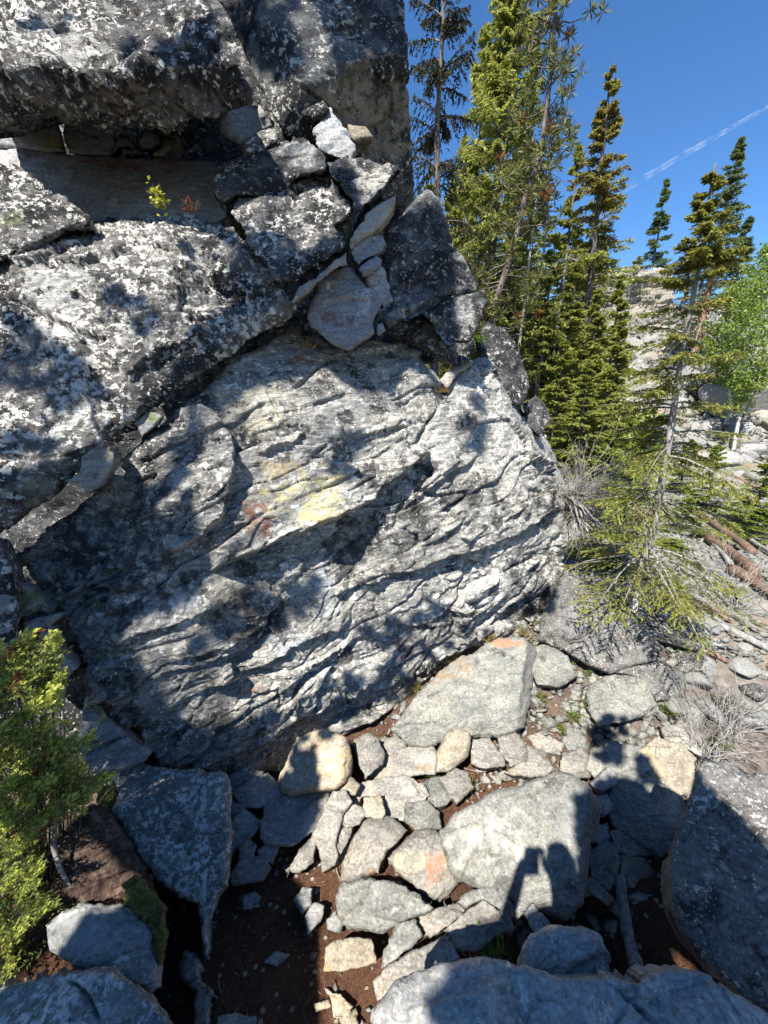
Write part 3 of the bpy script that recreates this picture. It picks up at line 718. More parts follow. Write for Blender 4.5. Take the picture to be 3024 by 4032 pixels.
# ------------------------------------------------------------------ rocks on the ground
UPL = (.03, -.30, .95)
def gz(px, py):
    return 0.0
GL = [
 ('flat_boulder', 'flat topped grey boulder with an orange patch below the great boulder', 'boulder', [(1545, 2870), (1590, 2800), (1640, 2740), (1740, 2645), (1850, 2585), (1960, 2515), (2060, 2510), (2107, 2560), (2102, 2650), (2082, 2780), (2060, 2860), (1990, 2895), (1900, 2905), (1780, 2905), (1680, 2940), (1600, 2930)], (1850, 2720, 'z', .58, (.05, -.55, .83)), 'grey', dict(facets=[((2075, 2560), (2040, 2880), (2100, 2750), 50), ((1600, 2850), (2040, 2840), (1800, 2920), 35)], stains_shade=[(2010, 2530, 75, 30, (.42, .19, .10), .8), (1760, 2640, 100, 50, (.22, .15, .09), .5)], T=.6, lump=.03, R=24)),
 ('corner_boulder', 'dark grey lichen rock at the right foot of the great boulder', 'boulder', [(2130, 2440), (2170, 2360), (2225, 2250), (2300, 2290), (2400, 2350), (2480, 2430), (2560, 2500), (2580, 2600), (2480, 2625), (2400, 2645), (2300, 2605), (2230, 2565), (2130, 2520)], (2300, 2450, 'z', .88, (-.1, -.70, .70)), 'lichen_near', dict(feats=[('crack', [(2230, 2540), (2330, 2480)], 8, .04)], T=.8, lump=.05, R=24, facets=[((2230, 2250), (2560, 2520), (2500, 2400), 35)], stains_shade=[(2290, 2440, 130, 80, (.20, .20, .21), .6)])),
 ('low_rock', 'low grey rock between flat boulder and corner rock', 'rock', [(2090, 2570), (2150, 2535), (2230, 2585), (2272, 2660), (2200, 2702), (2120, 2690), (2092, 2640)], (2170, 2620, 'z', .60, (.0, -.6, .8)), 'grey', dict(T=.5)),
 ('round_rock', 'rounded grey rock with a dark notch beside the brown litter', 'rock', [(2310, 2710), (2400, 2645), (2500, 2665), (2562, 2702), (2577, 2780), (2540, 2822), (2440, 2842), (2360, 2862), (2320, 2790)], (2440, 2750, 'z', .46, (-.02, -.45, .89)), 'grey', dict(T=.6, R=26, feats=[('crack', [(2400, 2660), (2420, 2710), (2470, 2740)], 6, .03)])),
 ('low_rock', 'speckled rock behind the rounded rock at the tree foot', 'rock', [(2400, 2640), (2480, 2620), (2600, 2610), (2700, 2660), (2690, 2740), (2580, 2760), (2560, 2700), (2500, 2662)], (2580, 2680, 'z', .52, (0, -.5, .86)), 'lichen_near', dict(T=.5)),
 ('shadow_boulder', 'broad boulder carrying the shadow of a person', 'boulder', [(1735, 3275), (1800, 3200), (1920, 3122), (2060, 3082), (2200, 3042), (2250, 3050), (2320, 3110), (2352, 3170), (2342, 3260), (2312, 3320), (2312, 3450), (2292, 3550), (2230, 3622), (2160, 3602), (2060, 3562), (2000, 3532), (1960, 3532), (1880, 3492), (1790, 3432), (1760, 3350)], (2050, 3250, 'z', .48, (.02, -.42, .91)), 'grey', dict(facets=[((2310, 3130), (2270, 3600), (2350, 3350), 55), ((1800, 3420), (2300, 3480), (2100, 3590), 30), ((1900, 3140), (2320, 3120), (2200, 3050), 30)], T=.7, lump=.05, R=26, stains_shade=[(1930, 3300, 200, 110, (.42, .41, .37), .6), (1900, 3260, 110, 60, (.26, .29, .16), .35), (2230, 3200, 90, 130, (.24, .24, .26), .5)])),
 ('side_boulder', 'huge shadowed boulder with a sunlit top at the lower right edge', 'boulder', [(2640, 3330), (2680, 3230), (2720, 3130), (2742, 3020), (2762, 2982), (2850, 3000), (2950, 3030), (3150, 3060), (3350, 3400), (3350, 4400), (3150, 4150), (3024, 4012), (2900, 3892), (2780, 3782), (2680, 3652), (2640, 3560)], (2850, 3500, 'z', .85, (-.50, -.52, .69)), 'lichen_near', dict(facets=[((2765, 2985), (3024, 3270), (2950, 3050), 34)], T=1.0, lump=.05, R=30, step=5, lumpf=2, chip=.03)),
 ('near_boulder', 'dark smooth boulder along the bottom edge below the camera', 'boulder', [(1440, 4350), (1480, 3985), (1560, 3905), (1700, 3845), (1850, 3795), (1960, 3785), (2080, 3805), (2200, 3850), (2330, 3845), (2400, 3832), (2490, 3862), (2540, 3842), (2600, 3812), (2690, 3812), (2780, 3842), (2900, 3912), (3024, 3992), (3200, 4350)], (2100, 3950, 'z', 1.05, (.05, -.33, .94)), 'slate', dict(step=6.5, facets=[((1700, 3870), (2900, 3950), (2300, 3820), 22)], T=1.0, lump=.06, lumpf=2.5, R=26, feats=[('crack', [(2400, 3840), (2520, 3950), (2600, 4032)], 10, .04), ('step', [(1550, 3990), (1800, 3930), (2050, 3870)], .03, 8, 90)], chip=.03)),
 ('near_boulder', 'bluish rounded rock rising behind the bottom edge boulder', 'boulder', [(2055, 3800), (2100, 3702), (2180, 3668), (2290, 3672), (2352, 3702), (2392, 3782), (2405, 3840), (2330, 3870), (2180, 3880)], (2230, 3770, 'z', .85, (.1, -.35, .93)), 'slate', dict(T=.6, lump=.04, R=30)),
 # path stones
 ('path_stone', 'rust stained rounded slab in the middle of the path', 'stone', [(1530, 3382), (1580, 3332), (1640, 3272), (1690, 3260), (1742, 3290), (1782, 3360), (1802, 3440), (1796, 3472), (1760, 3512), (1722, 3552), (1680, 3532), (1630, 3482), (1570, 3432)], (1670, 3400, 'z', .20, (.05, -.35, .93)), 'pale', dict(stains_shade=[(1730, 3400, 60, 90, (.36, .17, .10), .6), (1620, 3390, 70, 60, (.36, .38, .26), .4)], R=24)),
 ('path_stone', 'pale domed slab left of the rust stained one', 'stone', [(1345, 3462), (1360, 3382), (1400, 3292), (1440, 3232), (1490, 3212), (1550, 3232), (1602, 3272), (1560, 3322), (1520, 3352), (1502, 3392), (1490, 3432), (1430, 3452), (1390, 3472)], (1450, 3350, 'z', .20, (-.1, -.35, .93)), 'pale', dict(stains_shade=[(1450, 3440, 70, 25, (.28, .14, .08), .6)], R=24)),
 ('path_stone', 'dark grey flat slab below the two domed slabs', 'stone', [(1320, 3532), (1350, 3482), (1420, 3462), (1530, 3466), (1590, 3492), (1652, 3532), (1706, 3572), (1690, 3592), (1610, 3622), (1540, 3652), (1510, 3672), (1420, 3662), (1370, 3652), (1332, 3592)], (1510, 3570, 'z', .30, (.0, -.20, .98)), 'grey', dict(facets=[((1340, 3600), (1680, 3610), (1500, 3660), 40)], R=18)),
 ('path_stone', 'curved grey stone beside a long slab near the bottom', 'stone', [(1503, 3812), (1510, 3742), (1560, 3662), (1630, 3630), (1662, 3682), (1640, 3722), (1580, 3762), (1520, 3812)], (1580, 3730, 'z', .24, (-.1, -.3, .95)), 'grey', {}),
 ('path_stone', 'thin slab with red litter between dark slab and split block', 'stone', [(1650, 3622), (1700, 3582), (1780, 3552), (1850, 3560), (1832, 3590), (1762, 3642), (1700, 3692), (1670, 3682)], (1740, 3620, 'z', .20, (0, -.3, .95)), 'pale', dict(stains_shade=[(1720, 3650, 50, 30, (.32, .13, .07), .6)])),
 ('path_stone', 'long bright slab lying beside the bottom boulder', 'stone', [(1475, 3862), (1540, 3792), (1640, 3742), (1750, 3682), (1792, 3742), (1802, 3772), (1750, 3802), (1660, 3832), (1620, 3872), (1560, 3922), (1490, 3942)], (1630, 3820, 'z', .30, (-.1, -.35, .93)), 'pale', dict(facets=[((1560, 3790), (1780, 3700), (1640, 3740), 30)])),
 ('path_stone', 'white topped block with a split corner at the path edge', 'stone', [(1750, 3662), (1830, 3592), (1900, 3542), (1962, 3592), (1987, 3662), (1940, 3692), (1890, 3732), (1820, 3742), (1770, 3722)], (1860, 3650, 'z', .34, (.0, -.35, .93)), 'pale', {}),
 ('path_stone', 'bent dark slab curling over the white topped block', 'stone', [(1800, 3552), (1860, 3512), (1930, 3502), (1990, 3522), (2014, 3572), (2012, 3672), (1985, 3662), (1962, 3582), (1900, 3540), (1840, 3572)], (1950, 3560, 'z', .34, (.1, -.3, .95)), 'grey', {}),
 ('path_stone', 'square block with wood like grain beside the shaded dirt', 'stone', [(1280, 3822), (1286, 3732), (1320, 3706), (1400, 3692), (1460, 3696), (1477, 3792), (1420, 3802), (1350, 3822)], (1380, 3760, 'z', .22, (0, -.6, .8)), 'tan', dict(facets=[((1285, 3735), (1460, 3715), (1380, 3695), 40)])),
 ('path_stone', 'thin cream flake low on the path', 'stone', [(1280, 3892), (1340, 3912), (1382, 3962), (1370, 4002), (1310, 4012), (1302, 3942)], (1330, 3960, 'z', .06, (0, -.15, .98)), 'tan', dict(T=.1)),
 ('path_stone', 'tiny pale flake beside the thin cream one', 'stone', [(1243, 3955), (1290, 3938), (1304, 3966), (1250, 3978)], (1275, 3960, 'z', .05, (0, -.1, .98)), 'tan', dict(T=.1)),
 ('path_stone', 'pale chip at the bottom of the path', 'stone', [(1340, 4012), (1400, 3976), (1402, 4030), (1360, 4040)], (1375, 4015, 'z', .05, (0, -.1, .98)), 'tan', dict(T=.1)),
 ('path_stone', 'tall narrow slab propped at the shade line', 'stone', [(1238, 3282), (1280, 3192), (1310, 3122), (1360, 3122), (1382, 3162), (1350, 3202), (1332, 3262), (1320, 3302), (1332, 3372), (1320, 3402), (1270, 3432), (1258, 3352)], (1300, 3270, 'z', .22, (-.1, -.45, .88)), 'pale', {}),
 ('path_stone', 'small rounded cobble right of the narrow slab', 'stone', [(1345, 3192), (1400, 3172), (1432, 3202), (1412, 3242), (1370, 3254), (1345, 3232)], (1390, 3210, 'z', .24, (.1, -.4, .9)), 'pale', {}),
 ('path_stone', 'angular stone below the small rounded cobble', 'stone', [(1310, 3302), (1340, 3252), (1387, 3262), (1372, 3312), (1340, 3362), (1320, 3342)], (1345, 3300, 'z', .18, (.2, -.4, .88)), 'pale', {}),
 ('path_stone', 'square golden stone above the pale domed slab', 'stone', [(1432, 3142), (1500, 3130), (1517, 3202), (1502, 3222), (1428, 3217)], (1470, 3180, 'z', .26, (0, -.5, .86)), 'tan', {}),
 ('path_stone', 'broad pale slab above the domed stones', 'stone', [(1378, 3132), (1420, 3082), (1500, 3062), (1600, 3052), (1662, 3092), (1687, 3132), (1670, 3152), (1612, 3162), (1590, 3232), (1530, 3222), (1512, 3142), (1430, 3138), (1420, 3172), (1390, 3182)], (1550, 3110, 'z', .20, (0, -.4, .91)), 'pale', dict(feats=[('crack', [(1620, 3060), (1650, 3110), (1670, 3140)], 5, .03)])),
 ('path_stone', 'grey slab between broad pale slab and rust stained one', 'stone', [(1600, 3162), (1680, 3160), (1722, 3202), (1732, 3262), (1690, 3258), (1640, 3264), (1600, 3232)], (1660, 3210, 'z', .18, (0, -.35, .93)), 'grey', {}),
 ('path_stone', 'rusty edged stone half in shade at the dirt edge', 'stone', [(1120, 3432), (1180, 3352), (1230, 3282), (1242, 3332), (1230, 3392), (1180, 3432)], (1190, 3380, 'z', .14, (-.1, -.4, .9)), 'pale', dict(stains_shade=[(1230, 3350, 25, 60, RUST, .5)])),
 ('path_stone', 'dark flat slab in the shade left of the narrow slab', 'stone', [(1018, 3242), (1060, 3162), (1140, 3122), (1280, 3102), (1292, 3132), (1270, 3202), (1232, 3272), (1150, 3322), (1080, 3322), (1030, 3302)], (1150, 3220, 'z', .25, (0, -.3, .95)), 'slate', {}),
 ('path_stone', 'tan rounded boulder at the foot of the great boulder', 'boulder', [(1103, 3062), (1140, 2982), (1180, 2912), (1250, 2880), (1310, 2890), (1362, 2912), (1377, 2982), (1382, 3022), (1360, 3082), (1300, 3112), (1240, 3112), (1150, 3122), (1108, 3112)], (1240, 3010, 'z', .45, (-.05, -.65, .76)), 'tan', dict(facets=[((1350, 2910), (1340, 3090), (1380, 3010), 45)], stains_shade=[(1230, 2960, 40, 50, ORANGE, .5)], R=26, T=.6)),
 ('path_stone', 'shaded stone left of the tan rounded boulder', 'stone', [(918, 3122), (990, 3072), (1050, 3052), (1130, 3112), (1132, 3142), (1060, 3172), (960, 3180)], (1020, 3120, 'z', .28, (0, -.45, .88)), 'slate', {}),
 ('path_stone', 'cream angular boulder in front of the flat boulder', 'stone', [(1718, 2972), (1760, 2892), (1800, 2870), (1847, 2890), (1848, 2932), (1832, 2982), (1770, 3032), (1720, 3034)], (1780, 2950, 'z', .36, (0, -.55, .83)), 'tan', dict(R=20)),
 ('path_stone', 'grey stone right of the cream angular boulder', 'stone', [(1850, 2922), (1920, 2900), (1972, 2972), (1982, 3012), (1900, 3022), (1860, 3002)], (1910, 2970, 'z', .26, (0, -.45, .88)), 'pale', {}),
 ('path_stone', 'second grey stone right of the cream angular boulder', 'stone', [(1960, 2902), (2030, 2882), (2072, 2952), (2082, 2992), (2010, 3012), (1972, 2972)], (2020, 2950, 'z', .28, (0, -.45, .88)), 'pale', {}),
 ('path_stone', 'long pale stone behind the boulder with the person shadow', 'stone', [(2072, 2932), (2140, 2962), (2172, 3022), (2160, 3052), (2090, 3052), (1990, 3042), (2084, 2994)], (2100, 3010, 'z', .24, (0, -.45, .88)), 'pale', {}),
 ('path_stone', 'broad tan slab right of the tan rounded boulder', 'stone', [(1470, 3010), (1580, 2952), (1690, 2922), (1718, 2972), (1702, 3042), (1600, 3054), (1500, 3064), (1440, 3062)], (1590, 3000, 'z', .22, (0, -.45, .88)), 'pale', dict(stains_shade=[(1660, 3020, 50, 25, (.3, .17, .1), .5)])),
 ('path_stone', 'stacked pale stone tucked under the great boulder', 'stone', [(1396, 2922), (1450, 2890), (1492, 2922), (1512, 2962), (1502, 3012), (1440, 3062), (1418, 3012)], (1455, 2970, 'z', .34, (0, -.6, .8)), 'pale', {}),
 ('path_stone', 'small stone at the base of the great boulder above the broad tan slab', 'stone', [(1510, 2930), (1570, 2900), (1600, 2930), (1580, 2960), (1520, 2980)], (1555, 2940, 'z', .24, (0, -.5, .86)), 'pale', {}),
 ('path_stone', 'white cobble on the right of the tan rounded boulder', 'stone', [(1335, 3072), (1372, 3060), (1412, 3090), (1395, 3130), (1345, 3135)], (1370, 3100, 'z', .30, (0, -.5, .86)), 'tan', {}),
 ('path_stone', 'grey plate with grass at its edge beside the person shadow boulder', 'stone', [(1640, 3100), (1700, 3060), (1780, 3060), (1800, 3110), (1760, 3170), (1700, 3180), (1690, 3140)], (1720, 3115, 'z', .16, (0, -.35, .93)), 'grey', {}),
 ('path_stone', 'pointed pale stone above the grassy plate', 'stone', [(1740, 3070), (1790, 3030), (1840, 3050), (1860, 3100), (1800, 3160), (1770, 3120)], (1800, 3090, 'z', .2, (0, -.4, .9)), 'pale', {}),
 ('path_stone', 'flat pale rock behind the hole, sunlit and streaked with yellow', 'stone', [(2520, 2960), (2600, 2910), (2680, 2930), (2740, 2990), (2720, 3110), (2670, 3130), (2590, 3090), (2540, 3030)], (2630, 3010, 'z', .28, (0, -.4, .9)), 'tan', {}),
 ('path_stone', 'grey rock in the soft shade above the hole', 'stone', [(2330, 2960), (2420, 2920), (2520, 2940), (2560, 3030), (2480, 3060), (2420, 3030), (2350, 3060), (2310, 3020)], (2430, 2990, 'z', .3, (0, -.4, .9)), 'grey', {}),
 ('path_stone', 'pale stone right of the long pale stone', 'stone', [(2215, 2970), (2280, 2950), (2330, 2990), (2320, 3060), (2260, 3060), (2210, 3030)], (2265, 3010, 'z', .26, (0, -.4, .9)), 'pale', {}),
 ('path_stone', 'streaked slab reaching to the twigs beside the huge right boulder', 'stone', [(2600, 2860), (2700, 2850), (2770, 2900), (2760, 2980), (2690, 2940), (2620, 2910)], (2690, 2900, 'z', .3, (0, -.4, .9)), 'pale', {}),
 ('path_stone', 'narrow white stone standing in the brown litter patch', 'stone', [(2165, 2840), (2190, 2830), (2215, 2900), (2205, 2920), (2175, 2890)], (2190, 2875, 'z', .2, (0, -.5, .86)), 'pale', dict(T=.2)),
 ('path_stone', 'bluish oval stone at the edge of the litter patch', 'stone', [(2215, 2900), (2270, 2885), (2305, 2905), (2300, 2945), (2240, 2950)], (2260, 2920, 'z', .2, (0, -.45, .88)), 'grey', dict(T=.2)),
 ('path_stone', 'flat speckled stone below the litter patch', 'stone', [(2080, 2900), (2140, 2880), (2210, 2930), (2200, 2970), (2120, 2960)], (2150, 2930, 'z', .18, (0, -.4, .9)), 'pale', dict(T=.2)),
 # left group
 ('pointed_boulder', 'white lichen boulder tapering to a point beside the shaded dirt', 'boulder', [(450, 3035), (560, 3012), (650, 3032), (760, 3042), (870, 3032), (892, 3082), (911, 3150), (914, 3250), (906, 3400), (897, 3490), (860, 3530), (845, 3570), (828, 3640), (812, 3785), (795, 3720), (780, 3640), (772, 3560), (690, 3520), (640, 3485), (560, 3382), (500, 3282), (455, 3200), (468, 3120)], (690, 3260, 'z', .60, (.05, -.62, .78)), 'whitelichen', dict(facets=[((470, 3190), (890, 3060), (600, 3050), 35), ((880, 3100), (880, 3500), (915, 3300), 50)], T=.6, lump=.03, R=28, stains_shade=[(720, 3260, 80, 130, (.075, .085, .08), .8), (600, 3090, 130, 50, (.14, .15, .15), .8)])),
 ('domed_boulder', 'smooth grey domed boulder below the bark stump', 'boulder', [(180, 3645), (250, 3592), (340, 3552), (420, 3562), (490, 3542), (540, 3572), (600, 3662), (632, 3762), (624, 3880), (592, 3912), (500, 3862), (400, 3822), (280, 3802), (200, 3742)], (400, 3700, 'z', .55, (.12, -.45, .88)), 'slate', dict(facets=[((560, 3600), (600, 3860), (630, 3750), 40)], T=.6, lump=.03, R=34, stains_shade=[(380, 3680, 170, 100, (.30, .31, .32), .6)])),
 ('corner_boulder', 'blotchy grey boulder in the bottom left corner', 'boulder', [(-150, 3900), (150, 3852), (250, 3822), (330, 3832), (440, 3822), (520, 3872), (600, 3932), (662, 4012), (720, 4150), (700, 4300), (-150, 4300)], (300, 3950, 'z', .75, (.1, -.35, .93)), 'whitelichen', dict(step=6, T=.7, lump=.04, R=26, feats=[('crack', [(250, 3820), (330, 3900), (400, 4032)], 9, .04)])),
 # stones in the shaded dirt
 ('dirt_stone', 'square grey stone lying on the shaded dirt', 'stone', [(955, 3520), (1000, 3512), (1025, 3530), (1018, 3565), (960, 3572)], (990, 3545, 'z', .05, (0, -.15, .98)), 'slate', dict(T=.12)),
 ('dirt_stone', 'pointed stone at the shade line of the dirt', 'stone', [(1160, 3540), (1190, 3500), (1225, 3505), (1220, 3560), (1190, 3600)], (1195, 3550, 'z', .10, (0, -.3, .95)), 'slate', dict(T=.15)),
 ('dirt_stone', 'thin leaning stone below the pointed one', 'stone', [(1205, 3610), (1240, 3560), (1275, 3570), (1260, 3620), (1215, 3680)], (1240, 3610, 'z', .10, (0, -.3, .95)), 'slate', dict(T=.15)),
 ('dirt_stone', 'grey stone left of the dark flat slab on the path', 'stone', [(1285, 3620), (1320, 3590), (1345, 3640), (1330, 3660), (1295, 3650)], (1315, 3630, 'z', .10, (0, -.3, .95)), 'slate', dict(T=.15)),
 ('dirt_stone', 'half buried triangular stone in the dark dirt', 'stone', [(1040, 3790), (1090, 3755), (1130, 3765), (1090, 3800)], (1085, 3780, 'z', .04, (0, -.1, .98)), 'slate', dict(T=.1)),
 ('dirt_stone', 'half buried pale stone at the bottom of the dark dirt', 'stone', [(860, 4000), (930, 3990), (1000, 4000), (1010, 4060), (850, 4060)], (930, 4020, 'z', .05, (0, -.1, .98)), 'slate', dict(T=.1)),
 ('dirt_stone', 'rounded shaded stone right of the pointed boulder', 'stone', [(905, 3440), (960, 3390), (1040, 3375), (1060, 3420), (1030, 3465), (920, 3480)], (980, 3430, 'z', .16, (0, -.4, .9)), 'slate', dict(T=.25)),
 ('dirt_stone', 'narrow shaded stone above the rounded shaded one', 'stone', [(940, 3340), (980, 3300), (1010, 3330), (985, 3390), (945, 3385)], (970, 3345, 'z', .18, (0, -.4, .9)), 'slate', dict(T=.25)),
 ('dirt_stone', 'upright shaded stone leaning on the dark flat slab', 'stone', [(1020, 3350), (1070, 3310), (1095, 3330), (1070, 3400), (1030, 3390)], (1055, 3355, 'z', .18, (0, -.4, .9)), 'slate', dict(T=.25)),
 ('dirt_stone', 'large shaded slab behind the narrow shaded stone', 'stone', [(900, 3160), (960, 3180), (1030, 3230), (1000, 3290), (930, 3340), (905, 3420), (912, 3250)], (950, 3250, 'z', .20, (.1, -.4, .9)), 'slate', dict(T=.3)),
 ('dirt_stone', 'dark stone wedged between pointed and great boulder', 'stone', [(890, 3060), (960, 3030), (1040, 3040), (990, 3080), (915, 3130)], (960, 3070, 'z', .25, (0, -.5, .86)), 'slate', dict(T=.3)),
 # stones in the hole on the right
 ('hole_stone', 'bluish block perched at the upper rim of the hole', 'stone', [(2335, 3085), (2400, 3030), (2427, 3050), (2422, 3082), (2370, 3114)], (2380, 3075, 'z', .36, (-.1, -.5, .86)), 'slate', dict(T=.25)),
 ('hole_stone', 'big dark slab sloping into the hole', 'stone', [(2420, 3055), (2500, 3032), (2600, 3085), (2680, 3142), (2702, 3202), (2650, 3340), (2600, 3375), (2500, 3300), (2420, 3260), (2390, 3180)], (2540, 3190, 'z', .22, (0, -.5, .86)), 'grey', dict(T=.5)),
 ('hole_stone', 'small stone at the left rim of the hole', 'stone', [(2350, 3150), (2390, 3115), (2400, 3180), (2370, 3210), (2345, 3190)], (2372, 3165, 'z', .26, (0, -.5, .86)), 'slate', dict(T=.25)),
 ('hole_stone', 'blocky stone below the small rim stone', 'stone', [(2318, 3265), (2390, 3242), (2402, 3302), (2360, 3322), (2310, 3305)], (2355, 3285, 'z', .12, (0, -.5, .86)), 'slate', dict(T=.25)),
 ('hole_stone', 'brownish flat stone lying across the hole', 'stone', [(2402, 3275), (2480, 3252), (2590, 3305), (2580, 3362), (2500, 3372), (2430, 3342)], (2490, 3315, 'z', .10, (0, -.5, .86)), 'slate', dict(T=.25, stains_shade=[(2490, 3310, 100, 60, (.17, .14, .10), .5)])),
 ('hole_stone', 'large grey stone at the left wall of the hole', 'stone', [(2316, 3365), (2380, 3312), (2432, 3332), (2442, 3432), (2400, 3502), (2330, 3464)], (2380, 3405, 'z', .04, (.1, -.6, .8)), 'slate', dict(T=.3)),
 ('hole_stone', 'brown stone with a flat face right of the log', 'stone', [(2450, 3372), (2530, 3382), (2572, 3432), (2562, 3482), (2480, 3514), (2448, 3462)], (2510, 3445, 'z', .0, (0, -.6, .8)), 'pale', dict(T=.3, stains_shade=[(2510, 3440, 90, 90, (.24, .22, .18), .7)])),
 ('hole_stone', 'rounded stone at the bottom of the hole by the log', 'stone', [(2490, 3515), (2590, 3530), (2622, 3622), (2602, 3702), (2540, 3742), (2488, 3692)], (2550, 3630, 'z', -.1, (0, -.6, .8)), 'slate', dict(T=.3)),
 ('hole_stone', 'long thin stone pointing into the hole', 'stone', [(2302, 3442), (2340, 3462), (2412, 3532), (2392, 3562), (2312, 3502)], (2355, 3500, 'z', .04, (0, -.5, .86)), 'slate', dict(T=.2)),
 ('hole_stone', 'small upright stone below the boulder with the person shadow', 'stone', [(2020, 3572), (2060, 3512), (2092, 3532), (2072, 3592), (2040, 3612)], (2055, 3560, 'z', .30, (0, -.6, .8)), 'slate', dict(T=.2)),
 ('hole_stone', 'striped bluish stone next to the small upright one', 'stone', [(2060, 3592), (2100, 3552), (2192, 3680), (2110, 3674)], (2115, 3630, 'z', .32, (-.1, -.6, .8)), 'slate', dict(T=.2)),
]
for nm, lb, ct, ol, pl, mt, kw in GL:
    ol = np.asarray(ol, float); c_ = ol.mean(0); dl = ol - c_
    ol = c_ + dl * (1 + 7.0 / np.linalg.norm(dl, axis=1, keepdims=True))
    if 'facets' not in kw:                                  # broken edges
        r_ = np.random.RandomState(int(pl[0] + pl[1])); ex = (ol.max(0) - ol.min(0)) / 2; fs = []
        for _ in range(3):
            a_ = r_.rand() * 6.28; dv = np.array([math.cos(a_), math.sin(a_)]); tv = np.array([-dv[1], dv[0]])
            h_ = np.hypot(*(ex * dv)); m_ = c_ + dv * h_ * (.25 + .3 * r_.rand())
            fs.append((tuple(m_ - tv * 40), tuple(m_ + tv * 40), tuple(c_ + dv * h_ * 1.0), 14 + 22 * r_.rand()))
        kw = dict(kw, facets=fs)
    k = dict(step=5.6, R=7, T=.35, chip=.010, saspect=4.0, lump=.012, strata=.009, jag=4, soft=.008, sfreq=12)
    k.update(kw)
    rock(nm, lb, ct, ol, pl, mt, **k)

# ------------------------------------------------------------------ the ground, one sheet to the horizon
def ground_z(x, y):
    x = np.asarray(x, float); y = np.asarray(y, float)
    r = np.hypot(x, y)
    az = np.degrees(np.arctan2(x, y))
    near = .55 * np.clip(y - 2.3, 0, 1.35) * sstep(-1.6, -.4, x)
    hole = -.95 * np.exp(-(((x - 1.05) / .33) ** 2 + ((y - 1.35) / .42) ** 2))
    front = sstep(95, 60, np.abs(az - 20))
    dip = -.9 * sstep(6, 13, r) * front
    hill = front * (sstep(14, 44, r) * 10.5 + 4.0 * sstep(40, 120, r)) * (.55 + .45 * sstep(5, 35, az))
    return near + hole + dip + hill

def make_ground():
    rr = np.concatenate([[0.0], .35 * (1.033 ** np.arange(245))])
    rr = rr[rr < 900]
    na = 420
    aa = np.linspace(0, 2 * np.pi, na, endpoint=False)
    R_, A_ = np.meshgrid(rr, aa, indexing='ij')
    x, y = R_ * np.sin(A_), R_ * np.cos(A_)
    z = ground_z(x, y)
    P = np.stack([x, y, z], -1).reshape(-1, 3)
    q = P.copy(); q[:, 2] = 0
    rf = R_.ravel()
    P[:, 2] += .035 * fbm(q * 2.2, 4, 41) * np.clip(rf / 1.2, .3, 1) + .30 * fbm(q * .35, 4, 43) * sstep(9, 22, rf) + .016 * fbm(q * 9, 3, 44) * (rf < 14)
    P[:, 2] += 1.6 * fbm(q * .06, 4, 45) * sstep(30, 80, rf)
    nr = len(rr)
    i, j = np.meshgrid(np.arange(nr - 1), np.arange(na), indexing='ij')
    i, j = i.ravel(), j.ravel()
    j2 = (j + 1) % na
    quads = np.stack([i * na + j, i * na + j2, (i + 1) * na + j2, (i + 1) * na + j], 1)[:, ::-1]
    m, nt, b = base_mat('litter_and_scree')
    L = nt.links.new
    tc = N(nt, 'TexCoord'); Pn = tc.outputs['Object']
    n1 = noise(nt, Pn, 3.0, 8, .7); n2 = noise(nt, Pn, 55, 6, .75); n3 = noise(nt, Pn, .35, 5, .6); n4 = noise(nt, Pn, 240, 3, .6)
    c = ramp(nt, n2, [(.3, (.028, .014, .009)), (.5, (.085, .042, .026)), (.68, (.19, .10, .062))])
    c = mixc(nt, ramp(nt, n1, [(.45, 0.), (.65, .6)]), c, (.16, .075, .04))
    c = mixc(nt, math_(nt, 'MULTIPLY', ramp(nt, n4, [(.58, 0.), (.66, 1.)]), .35), c, (.34, .27, .20))
    vo = N(nt, 'TexVoronoi'); vo.inputs['Scale'].default_value = 22; L(Pn, vo.inputs['Vector'])
    peb = ramp(nt, vo.outputs['Distance'], [(.22, 1.), (.32, 0.)])
    sel = N(nt, 'SeparateColor'); L(vo.outputs['Color'], sel.inputs[0])
    peb = math_(nt, 'MULTIPLY', peb, math_(nt, 'GREATER_THAN', sel.outputs[0], .72))
    c = mixc(nt, peb, c, (.36, .33, .28))
    # far slopes: grey scree with dry tan soil and some green
    gp = N(nt, 'NewGeometry')
    ln = N(nt, 'VectorMath', operation='LENGTH'); L(gp.outputs['Position'], ln.inputs[0])
    far = ramp(nt, math_(nt, 'DIVIDE', ln.outputs['Value'], 30.), [(.085, 0.), (.17, 1.)])
    s1 = noise(nt, Pn, 2.2, 9, .75); s2 = noise(nt, Pn, 9, 6, .7)
    scree = ramp(nt, s2, [(.32, (.05, .05, .052)), (.5, (.23, .225, .21)), (.66, (.44, .42, .37))])
    soil = ramp(nt, s1, [(.35, (.13, .085, .055)), (.6, (.34, .27, .19))])
    f = mixc(nt, ramp(nt, n3, [(.36, 1.), (.50, 0.)]), scree, soil)
    f = mixc(nt, math_(nt, 'MULTIPLY', ramp(nt, noise(nt, Pn, .8, 6, .7), [(.52, 0.), (.62, 1.)]), .55), f, (.085, .11, .03))
    c = mixc(nt, far, c, f)
    L(c, b.inputs['Base Color'])
    b.inputs['Roughness'].default_value = .95
    b.inputs['Specular IOR Level'].default_value = .15
    bp = N(nt, 'Bump'); bp.inputs['Distance'].default_value = .03; bp.inputs['Strength'].default_value = .9
    L(math_(nt, 'ADD', n2, math_(nt, 'ADD', math_(nt, 'MULTIPLY', peb, .5), math_(nt, 'MULTIPLY', n4, .3))), bp.inputs['Height'])
    L(bp.outputs[0], b.inputs['Normal'])
    o = link('ground', mesh_np('ground', P, quads=quads, mats=[m]))
    tag(o, kind='structure')
    return o
